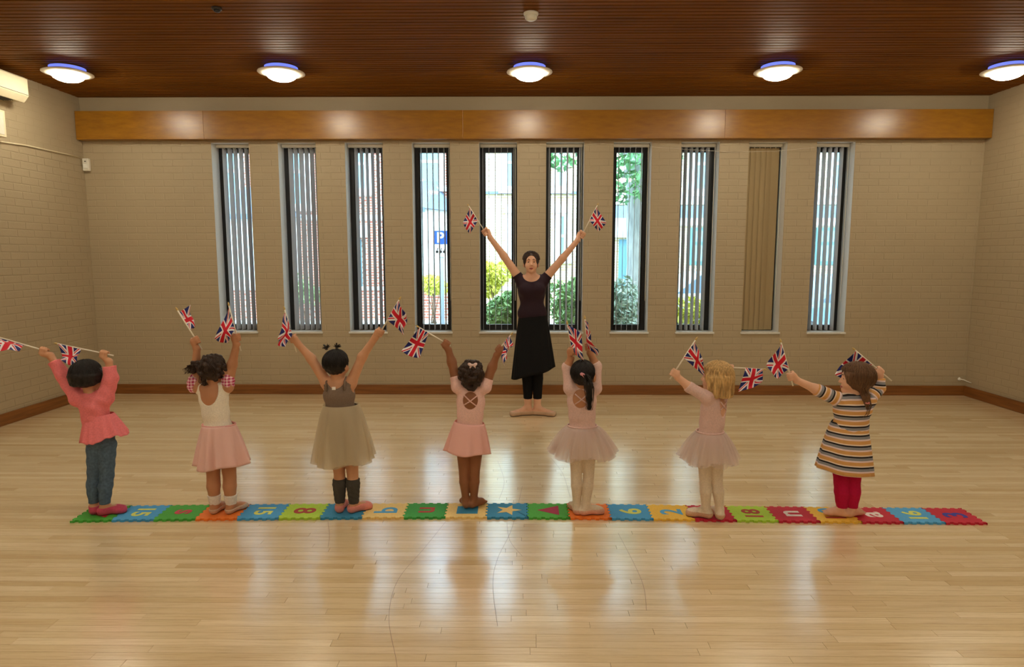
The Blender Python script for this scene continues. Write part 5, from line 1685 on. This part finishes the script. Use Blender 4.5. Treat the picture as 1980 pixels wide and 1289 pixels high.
def stripes():
    m = cloth('striped_knit', (1, 1, 1), bump=.3)
    g = Nodes(m)
    t = g.math('FRACT', g.math('DIVIDE', g.attr('stripe'), 0.062))
    r = g.new('ShaderNodeValToRGB'); r.color_ramp.interpolation = 'CONSTANT'
    e = r.color_ramp.elements
    stops = [(0, srgb(36, 32, 34)), (.15, srgb(142, 142, 148)), (.40, srgb(232, 208, 208)), (.55, srgb(216, 162, 98)), (.88, srgb(236, 214, 196))]
    while len(e) < len(stops):
        e.new(.5)
    for el, (pp, c) in zip(e, stops):
        el.position = pp; el.color = (*c, 1)
    g.put(r.inputs[0], t)
    g.put(P_(m).inputs['Base Color'], r.outputs[0])
    return m
M_STRIPE = stripes()
o = p.garment('knit_bodice', M_STRIPE, dict(L=.98, R=1.82), .06, True, None, .008, .002, ripple=(.0015, 60))
co = np.array([v.co[:] for v in o.data.vertices])
zw = at(*c5(1290, 605), p.Y0).z
st = (zw - co[:, 2]) + 10 * .062
for s in 'LR':
    sh, el, wr = (np.array(p.J[n + s]) for n in ('sh', 'el', 'wr'))
    ax = (el - sh) / np.linalg.norm(el - sh)
    al = (co - sh) @ ax
    perp = np.linalg.norm(co - sh - al[:, None] * ax, axis=1)
    msk = (al > .022) & (perp < .05)
    st[msk] = al[msk] + .62
    ax2 = (wr - el) / np.linalg.norm(wr - el)
    al2 = (co - el) @ ax2
    msk = (al2 > 0) & (np.linalg.norm(co - el - al2[:, None] * ax2, axis=1) < .05)
    st[msk] = al2[msk] + .62 + np.linalg.norm(el - sh)
float_attr(o.data, 'stripe', st, 'POINT')
p.skirt('knit_skirt', M_STRIPE, (1192, 594), (1396, 594), (1094, 880), (1436, 918), (.74, .74), 15, .06, .75, 40, .003, thick=.003)
p.leg_cover('leggings', cloth('crimson_leggings', srgb(186, 18, 66)), 0, 1.97, .006, (.0015, 70))

# ---- dance teacher
p = Person('ballet teacher in black facing the children, both arms raised with flags', c3, 802,
           dict(head=(748, 386, 0), neck=(750, 470), shL=(694, 486), shR=(814, 484), elL=(600, 348), wrL=(526, 250), gL=(500, 221), elR=(916, 364), wrR=(1000, 264), gR=(1024, 236),
                pelvis=(754, 672), hipL=(724, 712), hipR=(786, 712), kneeL=(728, 940), kneeR=(784, 940), ankL=(731, 1170), ankR=(782, 1170)),
           ADULT, 180, 180, 6, SKIN_C, dict(L=-104, R=104), z0=0.0, leg=0.92, tw=0.96)
finish(p, dict(label='flag in the teacher\'s raised hand beside the window with yellow hedge', top=(410, 78), tail=.03, A=(413, 92), B=(460, 158), C_=(416, 230, -.02), D_=(375, 172, -.03), wave=.014, seed=15),
       dict(label='flag in the teacher\'s raised hand on the tree side', top=(1107, 74), tail=.03, A=(1104, 88), B=(1068, 160), C_=(1112, 216, -.02), D_=(1158, 170, -.03), wave=.014, seed=16), HAIR_DARK, LIP)
br = MB()
ex = []
for k in range(22):
    a = math.pi * (k / 21)
    q = Vector(p.hp(.071 * math.cos(a), .008 - .012 * math.sin(a), .030 + .062 * math.sin(a)))
    ex.append(('ell', V3(q), (.014, .013, .011), cols(*frame(0, 0, 0)), .002))
ex.append(('ell', p.hp(0, -.095, .02), (.042, .036, .042), np.eye(3), .012))
p.hair(HAIR_DARK, (.073, .085, .081), 160, 1.9, seed=18, extra=ex, thick=.002, face=(.100, .066, .082), front=.72)
M_TOP = cloth('plum_black_lycra', srgb(44, 26, 38), .6, .08)
p.garment('leotard_top', M_TOP, .26, -.05, True, ((0, .05, .04), (.088, .12, .075)), .006)
M_SKIRT_B = cloth('black_crepe', srgb(15, 15, 18), .75, .1)
p.skirt('wrap_skirt', M_SKIRT_B, (684, 652), (828, 650), (646, 1015), (878, 950), (.72, .66), 12, .05, .9, 50, .006, thick=.002)
p.leg_cover('leggings', cloth('black_leggings', srgb(14, 14, 17)), 0, 1.80, .005)
p.shoes('ballet_shoe', cloth('nude_ballet_leather', srgb(204, 170, 140), .6), .004, .044, mat('dark_sole'))
